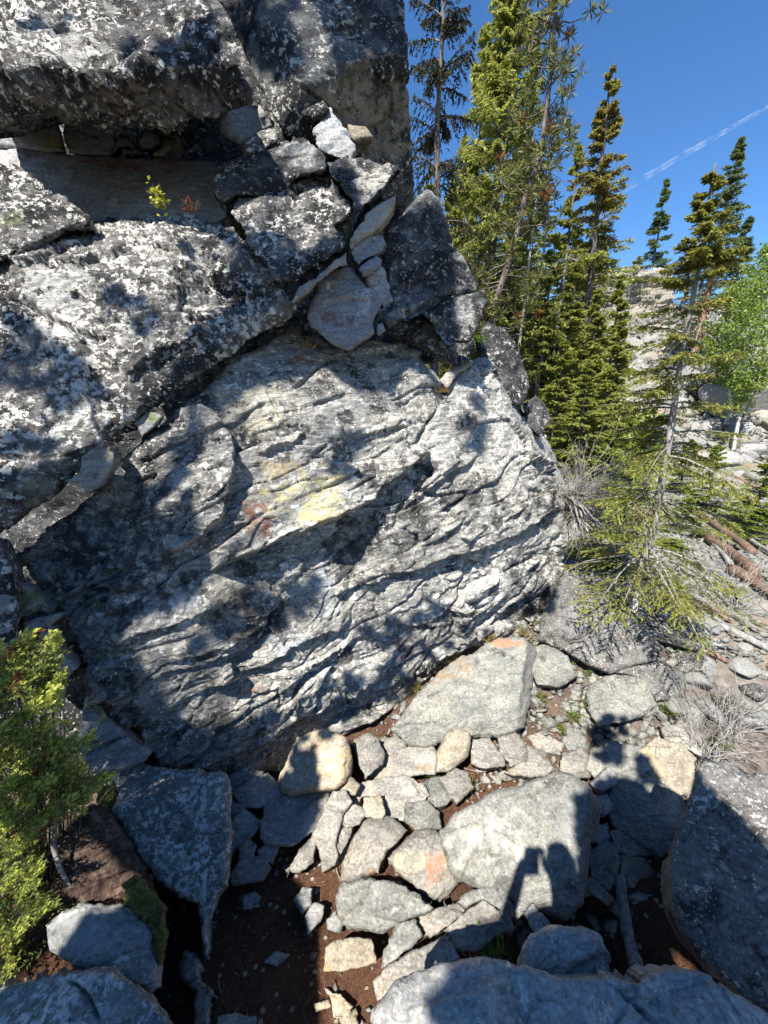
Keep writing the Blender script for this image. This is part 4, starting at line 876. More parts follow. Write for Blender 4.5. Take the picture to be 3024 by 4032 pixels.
make_ground()
# ------------------------------------------------------------------ vegetation helpers
def leaf_mat(name, trans=.42, rough=.55):
    m, nt, b = base_mat(name)
    nt.nodes.remove(b)
    L = nt.links.new
    at = N(nt, 'Attribute', attribute_name='leaf')
    d = N(nt, 'BsdfPrincipled'); d.inputs['Roughness'].default_value = rough; d.inputs['Specular IOR Level'].default_value = .3
    t = N(nt, 'BsdfTranslucent')
    L(at.outputs['Color'], d.inputs['Base Color'])
    hs = N(nt, 'HueSaturation'); hs.inputs['Value'].default_value = 1.3; hs.inputs['Hue'].default_value = .485
    L(at.outputs['Color'], hs.inputs['Color']); L(hs.outputs[0], t.inputs['Color'])
    mx = N(nt, 'MixShader'); mx.inputs[0].default_value = trans
    L(d.outputs[0], mx.inputs[1]); L(t.outputs[0], mx.inputs[2])
    L(mx.outputs[0], nt.nodes['Material Output'].inputs['Surface'])
    return m

def wood_mat(name, c0, c1, c2, sc=14., stretch=.12):
    m, nt, b = base_mat(name)
    L = nt.links.new
    tc = N(nt, 'TexCoord')
    mp = N(nt, 'Mapping'); mp.inputs['Scale'].default_value = (1, 1, stretch); L(tc.outputs['Object'], mp.inputs['Vector'])
    n1 = noise(nt, mp.outputs[0], sc, 7, .7, .3); n2 = noise(nt, tc.outputs['Object'], 3., 4, .6)
    c = ramp(nt, n1, [(.32, c0), (.5, c1), (.68, c2)])
    c = mixc(nt, ramp(nt, n2, [(.45, 0.), (.7, .6)]), c, c0)
    L(c, b.inputs['Base Color']); b.inputs['Roughness'].default_value = .9; b.inputs['Specular IOR Level'].default_value = .2
    bp = N(nt, 'Bump'); bp.inputs['Distance'].default_value = .02; bp.inputs['Strength'].default_value = .8
    L(n1, bp.inputs['Height']); L(bp.outputs[0], b.inputs['Normal'])
    return m

M['leaf'] = leaf_mat('needles')
M['broad'] = leaf_mat('thin_leaves', .45, .45)
M['bark'] = wood_mat('conifer_bark', (.035, .028, .023), (.12, .10, .085), (.26, .23, .20), 22)
M['bark_orange'] = wood_mat('orange_pine_bark', (.12, .055, .03), (.30, .15, .085), (.42, .26, .17), 16)
M['bark_pale'] = wood_mat('pale_aspen_bark', (.22, .22, .18), (.46, .45, .40), (.60, .58, .52), 9)
M['bark_grey'] = wood_mat('pale_grey_bark', (.10, .09, .08), (.28, .26, .235), (.48, .45, .41), 20)
M['deadwood'] = wood_mat('grey_dead_wood', (.10, .095, .09), (.27, .26, .245), (.46, .44, .41), 26)
M['brownwood'] = wood_mat('brown_rotten_log', (.05, .032, .022), (.16, .10, .07), (.32, .24, .18), 24)
M['twig'] = wood_mat('thin_grey_twigs', (.12, .11, .10), (.30, .28, .26), (.50, .47, .43), 30)

def tubes(pts, rad, k=4):
    """pts (m,n,3), rad (m,n) -> verts, quads"""
    m, n, _ = pts.shape
    tan = np.gradient(pts, axis=1)
    tan = nrm(tan)
    ref = np.where(np.abs(tan[..., 2:3]) > .9, np.array([1., 0, 0]), np.array([0, 0, 1.]))
    a = nrm(np.cross(tan, ref)); b = np.cross(tan, a)
    ang = np.arange(k) * 2 * np.pi / k
    V = pts[:, :, None, :] + rad[:, :, None, None] * (np.cos(ang)[None, None, :, None] * a[:, :, None, :] + np.sin(ang)[None, None, :, None] * b[:, :, None, :])
    idx = np.arange(m * n * k).reshape(m, n, k)
    q = np.stack([idx[:, :-1, :], np.roll(idx, -1, 2)[:, :-1, :], np.roll(idx, -1, 2)[:, 1:, :], idx[:, 1:, :]], -1).reshape(-1, 4)
    return V.reshape(-1, 3), q

def leaves_mesh(C, D, Wv, a, b, fold=0.0):
    """diamond leaves as quads"""
    D = nrm(D); Wv = nrm(Wv - (Wv * D).sum(-1, keepdims=True) * D)
    a = np.broadcast_to(a, len(C))[:, None]; b = np.broadcast_to(b, len(C))[:, None]
    V = np.stack([C - D * a * .5, C + Wv * b * .5 + D * a * .08, C + D * a * .5, C - Wv * b * .5 + D * a * .08], 1)
    q = np.arange(len(C) * 4).reshape(-1, 4)
    return V.reshape(-1, 3), q

def gpos(px, row):
    """where the sight line through a photo pixel meets the ground"""
    r = ray(px, row)
    lo, t = 0.0, .5
    while t < 300:
        p = CAM + r * t
        if p[2] < ground_z(p[0], p[1]):
            break
        lo = t; t *= 1.06
    for _ in range(30):
        md = (lo + t) / 2
        p = CAM + r * md
        if p[2] < ground_z(p[0], p[1]): t = md
        else: lo = md
    return CAM + r * t

def lcol(rs, n, c0, c1, t=None, var=.35):
    t = rs.rand(n) if t is None else np.clip(t + rs.normal(0, .18, n), 0, 1)
    c = np.asarray(c0)[None] * (1 - t[:, None]) + np.asarray(c1)[None] * t[:, None]
    c = c * (1 + var * (rs.rand(n, 1) - .5))
    return np.c_[c, np.ones(n)]

def build_tree(name, label, group, base, tr_pts, tr_rad, br, leafVQ, lcols, bark='bark', leafm='leaf', cat='tree'):
    root = empty(name, base)
    tag(root, label, cat, group)
    B = np.asarray(base)
    V, q = tubes(np.asarray(tr_pts)[None] - B, np.asarray(tr_rad)[None], 9)
    link('trunk', mesh_np('trunk', V, quads=q, mats=[M[bark]]), root)
    if br is not None and len(br[0]):
        V, q = tubes(br[0] - B, br[1], 3)
        tag(link('branches', mesh_np('branches', V, quads=q, mats=[M[bark]]), root), kind='stuff')
    if leafVQ is not None:
        V, q = leafVQ
        cr = link('crown', mesh_np('crown', V - B, quads=q, mats=[M[leafm]], smooth=False, colors=np.repeat(lcols, 4, 0), col_name='leaf'), root)
        tag(cr, kind='stuff')
    return root

def conifer(name, label, base, H, R, group=None, c0=.15, nb=90, tw=12, le=5, leaf=(.12, .045), dark=(.020, .030, .010), lite=(.10, .125, .028),
            droop=.45, up=.10, seed=1, lean=(0, 0), rt=None, gaps=.25, bark='bark', dead=0, shape=.8, hang=.2, top=None, jit=.35, twl=.36):
    rs = np.random.RandomState(seed)
    leaf = (leaf[0] * .66, leaf[1] * .58); le = int(le * 1.7)
    base = np.asarray(base, float)
    rt = rt or .011 * H + .02
    hh = np.linspace(-.03, 1, 16)
    wob = np.c_[np.cumsum(rs.normal(0, .004, 16)), np.cumsum(rs.normal(0, .004, 16))] * H
    tp = base + np.c_[lean[0] * hh ** 1.3 * H + wob[:, 0], lean[1] * hh ** 1.3 * H + wob[:, 1], hh * H]
    trr = rt * np.clip(1 - hh, .0, 1) ** .85 + .006
    def trunk_at(f):
        x = np.interp(f, hh, tp[:, 0]); y = np.interp(f, hh, tp[:, 1]); z = np.interp(f, hh, tp[:, 2])
        return np.stack([x, y, z], -1)
    u = rs.rand(nb) ** .9
    f = c0 + (1 - c0) * u * .985
    az = rs.rand(nb) * 2 * np.pi
    keep = fbm(np.c_[np.cos(az) * .9, np.sin(az) * .9, f * 7 + seed], 2, seed) > -gaps * 1.6 + .0
    f, az, u = f[keep], az[keep], u[keep]
    n = len(f)
    Lb = R * (1 - u) ** shape * (.60 + .55 * rs.rand(n)) + .018 * H * (.4 + rs.rand(n)) * (1 - u) ** .6 + .02
    sdir = np.stack([np.cos(az), np.sin(az), np.zeros(n)], -1)
    upv = up + .45 * u ** 2 + rs.normal(0, .08, n)
    dr = droop * (1 - .75 * u) * (.7 + .6 * rs.rand(n))
    def bpt(s):                                                       # s (n,k)
        k = s.shape[1]
        p = trunk_at(f)[:, None, :] + sdir[:, None, :] * (Lb[:, None] * s)[..., None]
        p[..., 2] += Lb[:, None] * (upv[:, None] * s - dr[:, None] * s ** 2 + .22 * dr[:, None] * s ** 4)
        return p
    s5 = np.tile(np.linspace(0, 1, 5), (n, 1))
    bp = bpt(s5)
    brr = (.10 * trr[0] + .010 * Lb[:, None]) * (1.1 - s5)
    # twigs
    sj = .12 + .88 * (np.arange(tw)[None] + rs.rand(n, tw)) / tw
    st = bpt(sj)
    bd = nrm(bpt(np.clip(sj + .04, 0, 1.04)) - bpt(sj - .04))
    perp = nrm(np.cross(bd, np.array([0, 0, 1.])))
    sg = np.where((np.arange(tw)[None] + rs.randint(0, 2, (n, 1))) % 2 == 0, 1., -1.)
    td = nrm(bd * .75 + perp * sg[..., None] * (.75 + .3 * rs.rand(n, tw, 1)) + rs.normal(0, jit * .5, (n, tw, 3)) - np.array([0, 0, hang]))
    tl = (.10 + twl * (1 - sj) * (.6 + .7 * rs.rand(n, tw))) * Lb[:, None] + .25 * leaf[0]
    al = (np.arange(le) + .5)[None, None] / le
    C = st[:, :, None, :] + td[:, :, None, :] * (tl[..., None] * al)[..., None]
    C[..., 2] -= (hang * .5 * tl[..., None] * al ** 2)
    C = C + rs.normal(0, leaf[0] * .16, C.shape)
    D = nrm(td[:, :, None, :] + rs.normal(0, jit, C.shape))
    nn_ = C.reshape(-1, 3); D = D.reshape(-1, 3)
    Wv = np.cross(D, np.array([0, 0, 1.])) + rs.normal(0, .45, D.shape)
    tip = np.broadcast_to((al * .5 + .5 * sj[..., None]), C.shape[:3]).ravel()
    a = leaf[0] * (.7 + .6 * rs.rand(len(nn_))); b = leaf[1] * (.7 + .6 * rs.rand(len(nn_)))
    V, q = leaves_mesh(nn_, D, Wv, a, b)
    cc = lcol(rs, len(nn_), dark, lite, tip * .75 + .1)
    if top is not None:                                               # cones or a different colour near the top
        hz = (nn_[:, 2] - base[2]) / H
        k = (hz > top[0]) & (rs.rand(len(nn_)) < top[2])
        cc[k, :3] = np.asarray(top[1]) * (.6 + .8 * rs.rand(k.sum(), 1))
    P_, R_ = [bp], [brr]
    if dead:
        fd = rs.rand(dead) * max(.12, c0 + .25); azd = rs.rand(dead) * 2 * np.pi; ld = R * (.25 + .5 * rs.rand(dead))
        s = np.linspace(0, 1, 5)
        p = trunk_at(fd)[:, None, :] + np.stack([np.cos(azd), np.sin(azd), 0 * azd], -1)[:, None, :] * (ld[:, None] * s)[..., None]
        p[..., 2] += ld[:, None] * (-.15 * s - .35 * s ** 2)[None]
        p += np.cumsum(rs.normal(0, .03, p.shape), 1) * ld[:, None, None]
        P_.append(p); R_.append(.008 * (1.15 - s)[None] * np.ones((dead, 1)) + .002)
    return build_tree(name, label, group, base, tp, trr, (np.concatenate(P_), np.concatenate(R_)), (V, q), cc, bark)

def pine(name, label, path, rad, base, tufts, R, seed=1, group=None, f0=.25, nlen=.17, dark=(.03, .04, .014), lite=(.22, .22, .06)):
    """open crown: branches curving up, needle tufts at their ends"""
    rs = np.random.RandomState(seed)
    path = np.asarray(path, float)
    d = np.r_[0, np.cumsum(np.linalg.norm(np.diff(path, axis=0), axis=1))]; d /= d[-1]
    ta = lambda f: np.stack([np.interp(f, d, path[:, a]) for a in range(3)], -1)
    n = tufts
    f = f0 + (1 - f0) * rs.rand(n); az = rs.rand(n) * 2 * np.pi
    Lb = R * (.35 + .75 * rs.rand(n)) * np.clip(1.15 - (f - f0) / (1 - f0) * .75, .2, 1)
    s = np.linspace(0, 1, 6)
    p = ta(f)[:, None, :] + np.stack([np.cos(az), np.sin(az), 0 * az], -1)[:, None, :] * (Lb[:, None] * s)[..., None]
    p[..., 2] += Lb[:, None] * ((rs.normal(-.1, .25, n))[:, None] * s + .35 * s ** 3)
    p += np.cumsum(rs.normal(0, .035, p.shape), 1) * Lb[:, None, None]
    r = .012 * (1.2 - s)[None] * np.ones((n, 1)) + .004
    # three tufts a branch
    cen = np.concatenate([p[:, -1], p[:, -2] + rs.normal(0, .10, (n, 3)), p[:, -1] + rs.normal(0, .16, (n, 3)), p[:, 3] + rs.normal(0, .15, (n, 3))])
    cen = cen[rs.rand(len(cen)) < .8]
    k = 26
    dr = nrm(rs.normal(0, 1, (len(cen), k, 3)) + np.array([0, 0, .55]))
    C = cen[:, None, :] + dr * nlen * .55 * (.7 + .5 * rs.rand(len(cen), k, 1))
    C = C.reshape(-1, 3); D = dr.reshape(-1, 3)
    V, q = leaves_mesh(C, D, rs.normal(0, 1, D.shape), nlen * (.8 + .5 * rs.rand(len(C))), nlen * .17)
    cc = lcol(rs, len(C), dark, lite, rs.rand(len(C)) * .9)
    br = np.repeat(rs.rand(len(cen)) < .06, k); cc[br, :3] = np.array([.16, .07, .02])
    return build_tree(name, label, group, base, path, rad, (p, r), (V, q), cc)

def broadleaf(name, label, base, H, R, seed=1, group=None, n=2600, leaf=.09, dark=(.055, .10, .015), lite=(.20, .28, .05), bark='bark_pale', c0=.25, cat='tree', stems=1):
    rs = np.random.RandomState(seed)
    base = np.asarray(base, float)
    hh = np.linspace(-.02, 1, 10)
    wob = np.cumsum(rs.normal(0, .012, (10, 2)), 0) * H
    tp = base + np.c_[wob, hh * H]
    trr = (.009 * H + .006) * (1.05 - hh) + .003
    nb = max(14, int(9 * H))
    f = c0 + (1 - c0) * rs.rand(nb); az = rs.rand(nb) * 2 * np.pi
    Lb = R * np.sin(np.clip((f - c0) / (1 - c0), .03, .98) * np.pi) ** .6 * (.5 + .7 * rs.rand(nb))
    s = np.linspace(0, 1, 5)
    o = np.stack([np.interp(f, hh, tp[:, a]) for a in range(3)], -1)
    p = o[:, None, :] + np.stack([np.cos(az), np.sin(az), 0 * az], -1)[:, None, :] * (Lb[:, None] * s)[..., None]
    p[..., 2] += Lb[:, None] * .7 * s[None] ** 1.2
    p += np.cumsum(rs.normal(0, .05, p.shape), 1) * Lb[:, None, None]
    i = rs.randint(0, nb, n); t = .25 + .75 * rs.rand(n) ** .7
    C = o[i] + (np.stack([np.cos(az), np.sin(az), 0 * az], -1)[i] * (Lb[i] * t)[:, None])
    C[:, 2] += Lb[i] * .7 * t ** 1.2
    C += rs.normal(0, .16 * R, (n, 3))
    D = nrm(rs.normal(0, 1, (n, 3)) + np.array([0, 0, -.3]))
    V, q = leaves_mesh(C, D, rs.normal(0, 1, (n, 3)), leaf * (.7 + .6 * rs.rand(n)), leaf * .8)
    cc = lcol(rs, n, dark, lite)
    return build_tree(name, label, group, base, tp, trr, (p, .010 * (1.1 - s)[None] * np.ones((nb, 1)) + .002), (V, q), cc, bark, 'broad', cat)

def tbase(px, row, y, dz=0.0):
    P = at_y(px, row, y)
    return np.array([P[0], y, float(ground_z(P[0], y)) + dz])
def theight(px, row, y, base):
    return at_y(px, row, y)[2] - base[2]

OLD = dict(dark=(.046, .060, .016), lite=(.33, .36, .075))
PROTO = {}
def dup(root, base, sc, rz, label):
    r = root.copy(); COL.objects.link(r)
    r.location = base; r.scale = sc; r.rotation_euler = (0, 0, rz); r['label'] = label
    for ch in list(root.children):
        c = ch.copy(); COL.objects.link(c); c.parent = r
    return r
def put(kind, name, label, px, rowx, toprow, y, R, share=None, **kw):
    b = tbase(px, rowx, y)
    H = theight(px, toprow, y, b)
    if share:
        if share in PROTO:
            o, H0, R0 = PROTO[share]
            f = R / R0
            return dup(o, b, (f, f, H / H0), (px * 1.7 + y) % 6.28, label)
        PROTO[share] = (kind(name, label, b, H, R, **kw), H, R)
        return PROTO[share][0]
    return kind(name, label, b, H, R, **kw)

# ------------------------------------------------------------------ trees
# the slender spruce close by on the right
b = gpos(2450, 2560)
near_spruce = conifer('near_spruce', 'slender young spruce with a pale trunk close by on the right', b, at_y(2826, 640, b[1])[2] - b[2], .86, c0=.16, nb=120, tw=24, le=10,
        leaf=(.056, .019), dark=(.040, .055, .014), lite=(.30, .30, .062), droop=.55, up=.05, seed=5, gaps=.22, rt=.038, dead=26, shape=.85, hang=.25, twl=.42, bark='bark_grey')
put(conifer, 'thin_spruce', 'thin dark spruce hung with black lichen right beside the pillar', 1768, 400, -420, 9.0, .95, c0=.18, nb=120, tw=14, le=8, leaf=(.12, .045),
    dark=(.012, .012, .008), lite=(.055, .055, .022), droop=.95, up=.15, seed=11, gaps=.10, rt=.13, dead=40, shape=.35, hang=.9, jit=.5)
put(conifer, 'tall_spruce', 'tall olive green spruce with a full narrow crown behind the thin dark one', 1965, 500, -330, 13.0, 2.3, c0=.10, nb=350, tw=15, le=7, leaf=(.19, .07), droop=.6, seed=21, gaps=.4, **OLD, hang=.5, shape=.8)
pp = [gpos(1925, 1560)] + [at_y(px, py, 10.0) for px, py in [(1930, 1350), (1955, 1180), (2020, 980), (2065, 790), (2130, 600), (2168, 300), (2190, 0), (2200, -300), (2205, -500)]]
pine('leaning_pine', 'leaning pine with bare grey branches and tufted needles', pp, np.linspace(.085, .02, len(pp)), pp[0], 300, 1.5, seed=31, f0=.25)
put(conifer, 'brown_topped_spruce', 'dark spruce with a brown cone laden top against the blue sky', 2440, 300, 235, 14.0, 1.9, c0=.06, nb=250, tw=14, le=7, leaf=(.18, .07), droop=.55, seed=41, gaps=.3, top=(.62, (.16, .085, .03), .38), rt=.17, dead=40, **OLD, shape=.85)
put(conifer, 'far_fir', 'far blue green fir standing alone on the cliff top', 2600, 900, 700, 36.0, 1.7, c0=.03, nb=130, tw=9, le=5, leaf=(.42, .16), dark=(.03, .05, .024), lite=(.13, .18, .06), seed=51, shape=.95)
put(conifer, 'far_fir', 'tall dark fir rising behind the young spruce on the right', 2835, 900, 530, 22.0, 2.0, c0=.16, nb=170, tw=11, le=5, leaf=(.28, .10), dark=(.03, .05, .022), lite=(.15, .19, .06), seed=52, bark='bark_orange', rt=.20, shape=.95)
put(conifer, 'far_fir', 'smaller dark fir at the far right of the skyline', 2925, 1000, 845, 30.0, 1.5, c0=.03, nb=110, tw=9, le=5, leaf=(.36, .13), dark=(.03, .045, .024), lite=(.12, .16, .06), seed=53, shape=.95)
for i, (px, rx, top, y, R_, lb) in enumerate([(2965, 1200, 985, 17, 1.0, 'tall bright green aspen with a pale stem near the right edge'), (3040, 1200, 1040, 15, 1.0, 'bright green aspen cut by the right edge'),
        (2890, 1300, 1130, 18, .9, 'bright green aspen left of the taller one')]):
    put(broadleaf, 'aspen', lb, px, rx, top, y, R_, seed=60 + i, n=5200, leaf=.10, dark=(.08, .13, .02), lite=(.27, .36, .07))
for i, (px, rx, top, y, R_, lb) in enumerate([(2800, 1900, 1750, 11, .75, 'bushy bright green young fir below the scree'), (2985, 2000, 1800, 9, .75, 'bright young fir at the right edge above the logs'),
        (2690, 1850, 1730, 12.5, .6, 'small bright fir left of the bushy one'), (2945, 2200, 2000, 7.5, .55, 'low young fir beside the fallen logs'),
        (2560, 1750, 1560, 12, .7, 'yellow green young fir behind the near spruce trunk'), (2440, 1800, 1580, 11, .75, 'yellow green young fir beside the tall trees'),
        (2350, 2000, 1700, 8.5, .8, 'yellow green fir right behind the dead bush'), (2300, 2200, 2060, 5.2, .36, 'knee high sapling just below the dead bush'), (2380, 2300, 2180, 4.8, .34, 'knee high sapling left of the near spruce trunk'),
        (2420, 2150, 1990, 6.0, .45, 'yellow green sapling behind the near spruce skirt'), (2620, 2250, 2120, 5.6, .4, 'low sapling right of the near spruce trunk'), (2560, 2400, 2300, 4.6, .32, 'low sapling at the foot of the near spruce'), (2680, 2100, 1960, 7.2, .5, 'sapling in front of the brown logs')]):
    put(conifer, 'young_fir', lb, px, rx, top, y, R_, share='young%d' % (i % 3), group='young firs on the slope', c0=.02, nb=90, tw=11, le=6, leaf=(.11, .04), dark=(.05, .085, .014), lite=(.26, .31, .045), seed=80 + i, droop=.25, up=.2, shape=.75)
for i, (px, rx, top, y, R_, lb) in enumerate([(2235, 1400, 1010, 12, 1.2, 'olive spruce in the stand, crown below the leaning pine'), (2310, 1500, 1120, 11, 1.0, 'olive spruce in the stand beside the brown topped one'),
        (2110, 1300, 1080, 13, 1.2, 'olive spruce in the stand right of the shoulder rocks'), (2060, 1300, 760, 16, 1.5, 'olive spruce of the stand seen through the leaning pine'),
        (2380, 1600, 1250, 10, .9, 'olive spruce at the right edge of the stand'), (2190, 1600, 1330, 9, .9, 'low olive spruce just behind the great boulder'), (2290, 1750, 1420, 8.5, .85, 'low olive spruce above the dead bush'),
        (1860, 600, 60, 15, 1.5, 'olive spruce of the stand left of the tall full one'), (2080, 600, 120, 17, 1.7, 'olive spruce of the stand behind the pine trunk'), (2240, 800, 560, 15, 1.4, 'olive spruce of the stand right of the pine crown'), (1800, 900, 700, 13, 1.1, 'olive spruce of the stand low beside the thin dark one'),
        (2000, 1100, 850, 12, 1.2, 'olive spruce of the stand below the tall full one'), (2340, 900, 640, 18, 1.5, 'olive spruce of the stand behind the brown topped one'), (2420, 1300, 1060, 12, 1.0, 'olive spruce of the stand beside the cliff'), (2160, 1200, 900, 11, 1.1, 'olive spruce of the stand crossing the bare dead stems')]):
    put(conifer, 'stand_spruce', lb, px, rx, top, y, R_, share='stand%d' % (i % 3), group='spruces in the stand', c0=.03, nb=170, tw=12, le=6, leaf=(.16, .065), seed=100 + i, droop=.5, gaps=.35, dead=20, shape=.8, **OLD)
bgp = [(1700, 620, 22), (1830, 520, 24), (1900, 640, 20), (2020, 560, 26), (2150, 720, 24), (2250, 800, 27), (2330, 860, 30), (1660, 900, 18), (1780, 860, 17), (2500, 1000, 33), (2690, 1020, 34), (2760, 960, 33)]
BGL = ['far spruce showing close beside the pillar edge', 'far spruce behind the crown of the tall olive spruce', 'far spruce between thin dark and tall olive spruces', 'far spruce behind the top of the leaning pine', 'far spruce right of the leaning pine', 'far spruce left of the brown topped one', 'far spruce directly behind the brown topped one', 'far spruce low beside the dark block', 'far spruce low behind the thin dark trunk', 'far spruce on the rim left of the lone cliff fir', 'far spruce on the rim right of the lone cliff fir', 'far spruce on the rim behind the near spruce top']
for i, (px, top, y) in enumerate(bgp):
    put(conifer, 'background_spruce', BGL[i], px, top + 200, top, y, 2.1, share='bg%d' % (i % 3), group='spruces far back', c0=.05, nb=110, tw=9, le=5, leaf=(.30, .11), seed=130 + i, droop=.4, gaps=.2,
        dark=(.045, .06, .02), lite=(.28, .31, .08), shape=.85)
for i, (px, top, y, R_) in enumerate([(2185, 1240, 15, 1.3), (2120, 1200, 16, 1.3), (2270, 1280, 15, 1.2), (2060, 1180, 17, 1.4), (2480, 1620, 13, .9), (2360, 1400, 16, 1.1)]):
    put(broadleaf, 'alder_bush', ['bright bush lowest in the middle of the stand', 'bright bush left of the middle in the stand', 'bright bush right of the middle in the stand', 'bright bush close beside the shoulder rocks', 'bright bush in front of the scree beside the trees', 'bright bush below the brown topped spruce'][i], px, top + 100, top, y, R_, seed=160 + i, group='bright bushes between the trunks', n=4200, leaf=.11, dark=(.09, .14, .02), lite=(.30, .38, .06), c0=.02, cat='bush')
for i, (px, b0, top, y, lean) in enumerate([(2600, 1640, 1250, 15, .15), (2470, 1900, 1480, 14, .2), (2060, 1500, 900, 12, .03), (2150, 1550, 1000, 13, .02), (2640, 1620, 1300, 14, .02), (2020, 1350, 620, 11, .04)]):
    g = tbase(px, b0, y); Ht = theight(px, top, y, g)
    tp = g + np.c_[lean * np.linspace(0, 1, 8) * Ht, np.zeros(8), np.linspace(-.02, 1, 8) * Ht] + np.cumsum(np.random.RandomState(i).normal(0, .01, (8, 3)), 0)
    rs = np.random.RandomState(170 + i); nd = 36
    fd = .2 + .8 * rs.rand(nd); azd = rs.rand(nd) * 6.28; ld = .25 + .5 * rs.rand(nd); s = np.linspace(0, 1, 5)
    p = np.stack([np.interp(fd, np.linspace(0, 1, 8), tp[:, a]) for a in range(3)], -1)[:, None, :] + np.stack([np.cos(azd), np.sin(azd), 0 * azd], -1)[:, None, :] * (ld[:, None] * s)[..., None]
    p[..., 2] += ld[:, None] * (-.2 * s - .3 * s ** 2); p += np.cumsum(rs.normal(0, .04, p.shape), 1) * ld[:, None, None]
    build_tree('dead_tree', ['dead trunk leaning right above the scree', 'thin dead trunk beside the yellow green firs', 'bare dead stem behind the shoulder rocks', 'bare dead stem in the middle of the stand', 'short dead snag on the scree', 'bare grey dead tree crossing the leaning pine'][i],
               'dead trees', g, tp, np.linspace(.06, .015, 8), (p, .008 * (1.1 - s)[None] * np.ones((nd, 1)) + .003), None, None, 'deadwood')
# ------------------------------------------------------------------ cliff, scree, logs
rock('far_cliff', 'pale layered cliff high on the slope behind the trees', 'cliff',
     [(2250, 1100), (2330, 1062), (2400, 1045), (2500, 1040), (2620, 1052), (2665, 1082), (2690, 1200), (2700, 1330), (2600, 1380), (2450, 1380), (2320, 1340), (2240, 1250)],
     (2480, 1180, 'y', 32.0, (-.15, -.95, .25)), 'cliff' if 'cliff' in M else 'tan', step=4, R=30, T=12, lump=.9, lumpf=.16, strata=.85, sfreq=.75, saspect=7.0, fol=((1, 0, .06), (.05, -.3, 1)), jag=10, soft=.3, E=(0.1, 1, -.15), chip=.5)
rock('far_cliff', 'low broken rock band right of the pale layered cliff', 'cliff',
     [(2680, 1230), (2760, 1200), (2880, 1230), (3000, 1260), (3150, 1280), (3150, 1420), (2950, 1400), (2800, 1380), (2690, 1360)],
     (2880, 1310, 'y', 30.0, (-.25, -.9, .35)), 'pale', step=5, R=26, T=10, lump=.8, lumpf=.2, strata=.6, sfreq=.8, saspect=5.0, fol=((1, 0, .06), (.05, -.3, 1)), jag=12, soft=.3, E=(0.1, 1, -.15))

def boulder_mesh(name, seed, mat, sub=3, sx=(1, .8, .6)):
    rs = np.random.RandomState(seed)
    import bmesh
    bm = bmesh.new(); bmesh.ops.create_icosphere(bm, subdivisions=sub, radius=1.0)
    V = np.array([v.co[:] for v in bm.verts]); F = np.array([[v.index for v in f.verts] for f in bm.faces]); bm.free()
    # cut by random planes: flat broken faces
    for _ in range(11):
        n = nrm(rs.normal(0, 1, 3)); d = .45 + .35 * rs.rand()
        h = V @ n - d
        V = V - np.clip(h, 0, None)[:, None] * n * .97
    V = V * np.asarray(sx)
    V += nrm(V) * (.03 * fbm(V * 4 + seed, 3, seed))[:, None]
    V[:, 2] += .3
    return mesh_np(name, V, tris=F, mats=[M[mat]], smooth=False, colors=np.zeros((len(V), 4)))

TAL = [boulder_mesh('scree_block', 200 + i, ['grey', 'slate', 'lichen', 'pale', 'grey', 'slate'][i], 3, (1, .75 + .1 * (i % 3), .45 + .08 * (i % 4))) for i in range(6)]
rs = np.random.RandomState(77)
big = [(2510, 1530, 1.5, 'flat topped grey block alone on the scree behind the near spruce'), (2920, 1600, 2.6, 'largest pale block on the scree at the right'), (2790, 1560, 1.4, 'upright grey block left of the largest scree block'),
       (2440, 1450, 1.3, 'grey block high on the scree beside the trees'), (2980, 1480, 1.2, 'dark tilted block near the right edge of the scree'), (2700, 1480, .9, 'tilted slab high on the scree behind the orange trunk'), (3010, 1330, 1.5, 'dark block under the aspens')]
for i, (px, py, sz, lb) in enumerate(big):
    g = gpos(px, py)
    o = link('scree_boulder', TAL[i % 6], loc=(g[0], g[1], g[2] - .15 * sz)); o.scale = (sz, sz, sz); o.rotation_euler = (.2 * rs.randn(), .2 * rs.randn(), rs.rand() * 6)
    tag(o, lb, 'boulder')
nt_ = 0
for i in range(4000):
    if nt_ >= 285: break
    px, py = 2330 + rs.rand() * 760, 1330 + rs.rand() ** 1.0 * 640
    if py > 1700 + (px - 2500) * .45: continue
    g = gpos(px, py)
    r_ = math.hypot(g[0], g[1])
    if r_ < 8.5: continue
    sz = (.15 + .55 * rs.rand() ** 2.2) * (r_ / 17) ** .7
    o = link('scree_block', TAL[rs.randint(6)], loc=(g[0], g[1], g[2] - .12 * sz)); o.scale = (sz, sz, sz * (.7 + .5 * rs.rand()))
    o.rotation_euler = (.45 * rs.randn(), .45 * rs.randn(), rs.rand() * 6.3)
    tag(o, 'broken grey block among many on the scree slope', 'rock', 'loose blocks on the scree slope')
    nt_ += 1

for i in range(34):
    g = gpos(2560 + 480 * rs.rand(), 2330 + 520 * rs.rand())
    if not (2.3 < g[1] < 8): continue
    sz = .07 + .20 * rs.rand() ** 1.6
    o = link('slope_stone', TAL[rs.randint(6)], loc=(g[0], g[1], g[2] - .12 * sz)); o.scale = (sz, sz, sz * .7)
    o.rotation_euler = (.35 * rs.randn(), .35 * rs.randn(), rs.rand() * 6.3)
    tag(o, 'grey slab half sunk in the slope right of the near spruce', 'rock', 'slabs on the near slope')

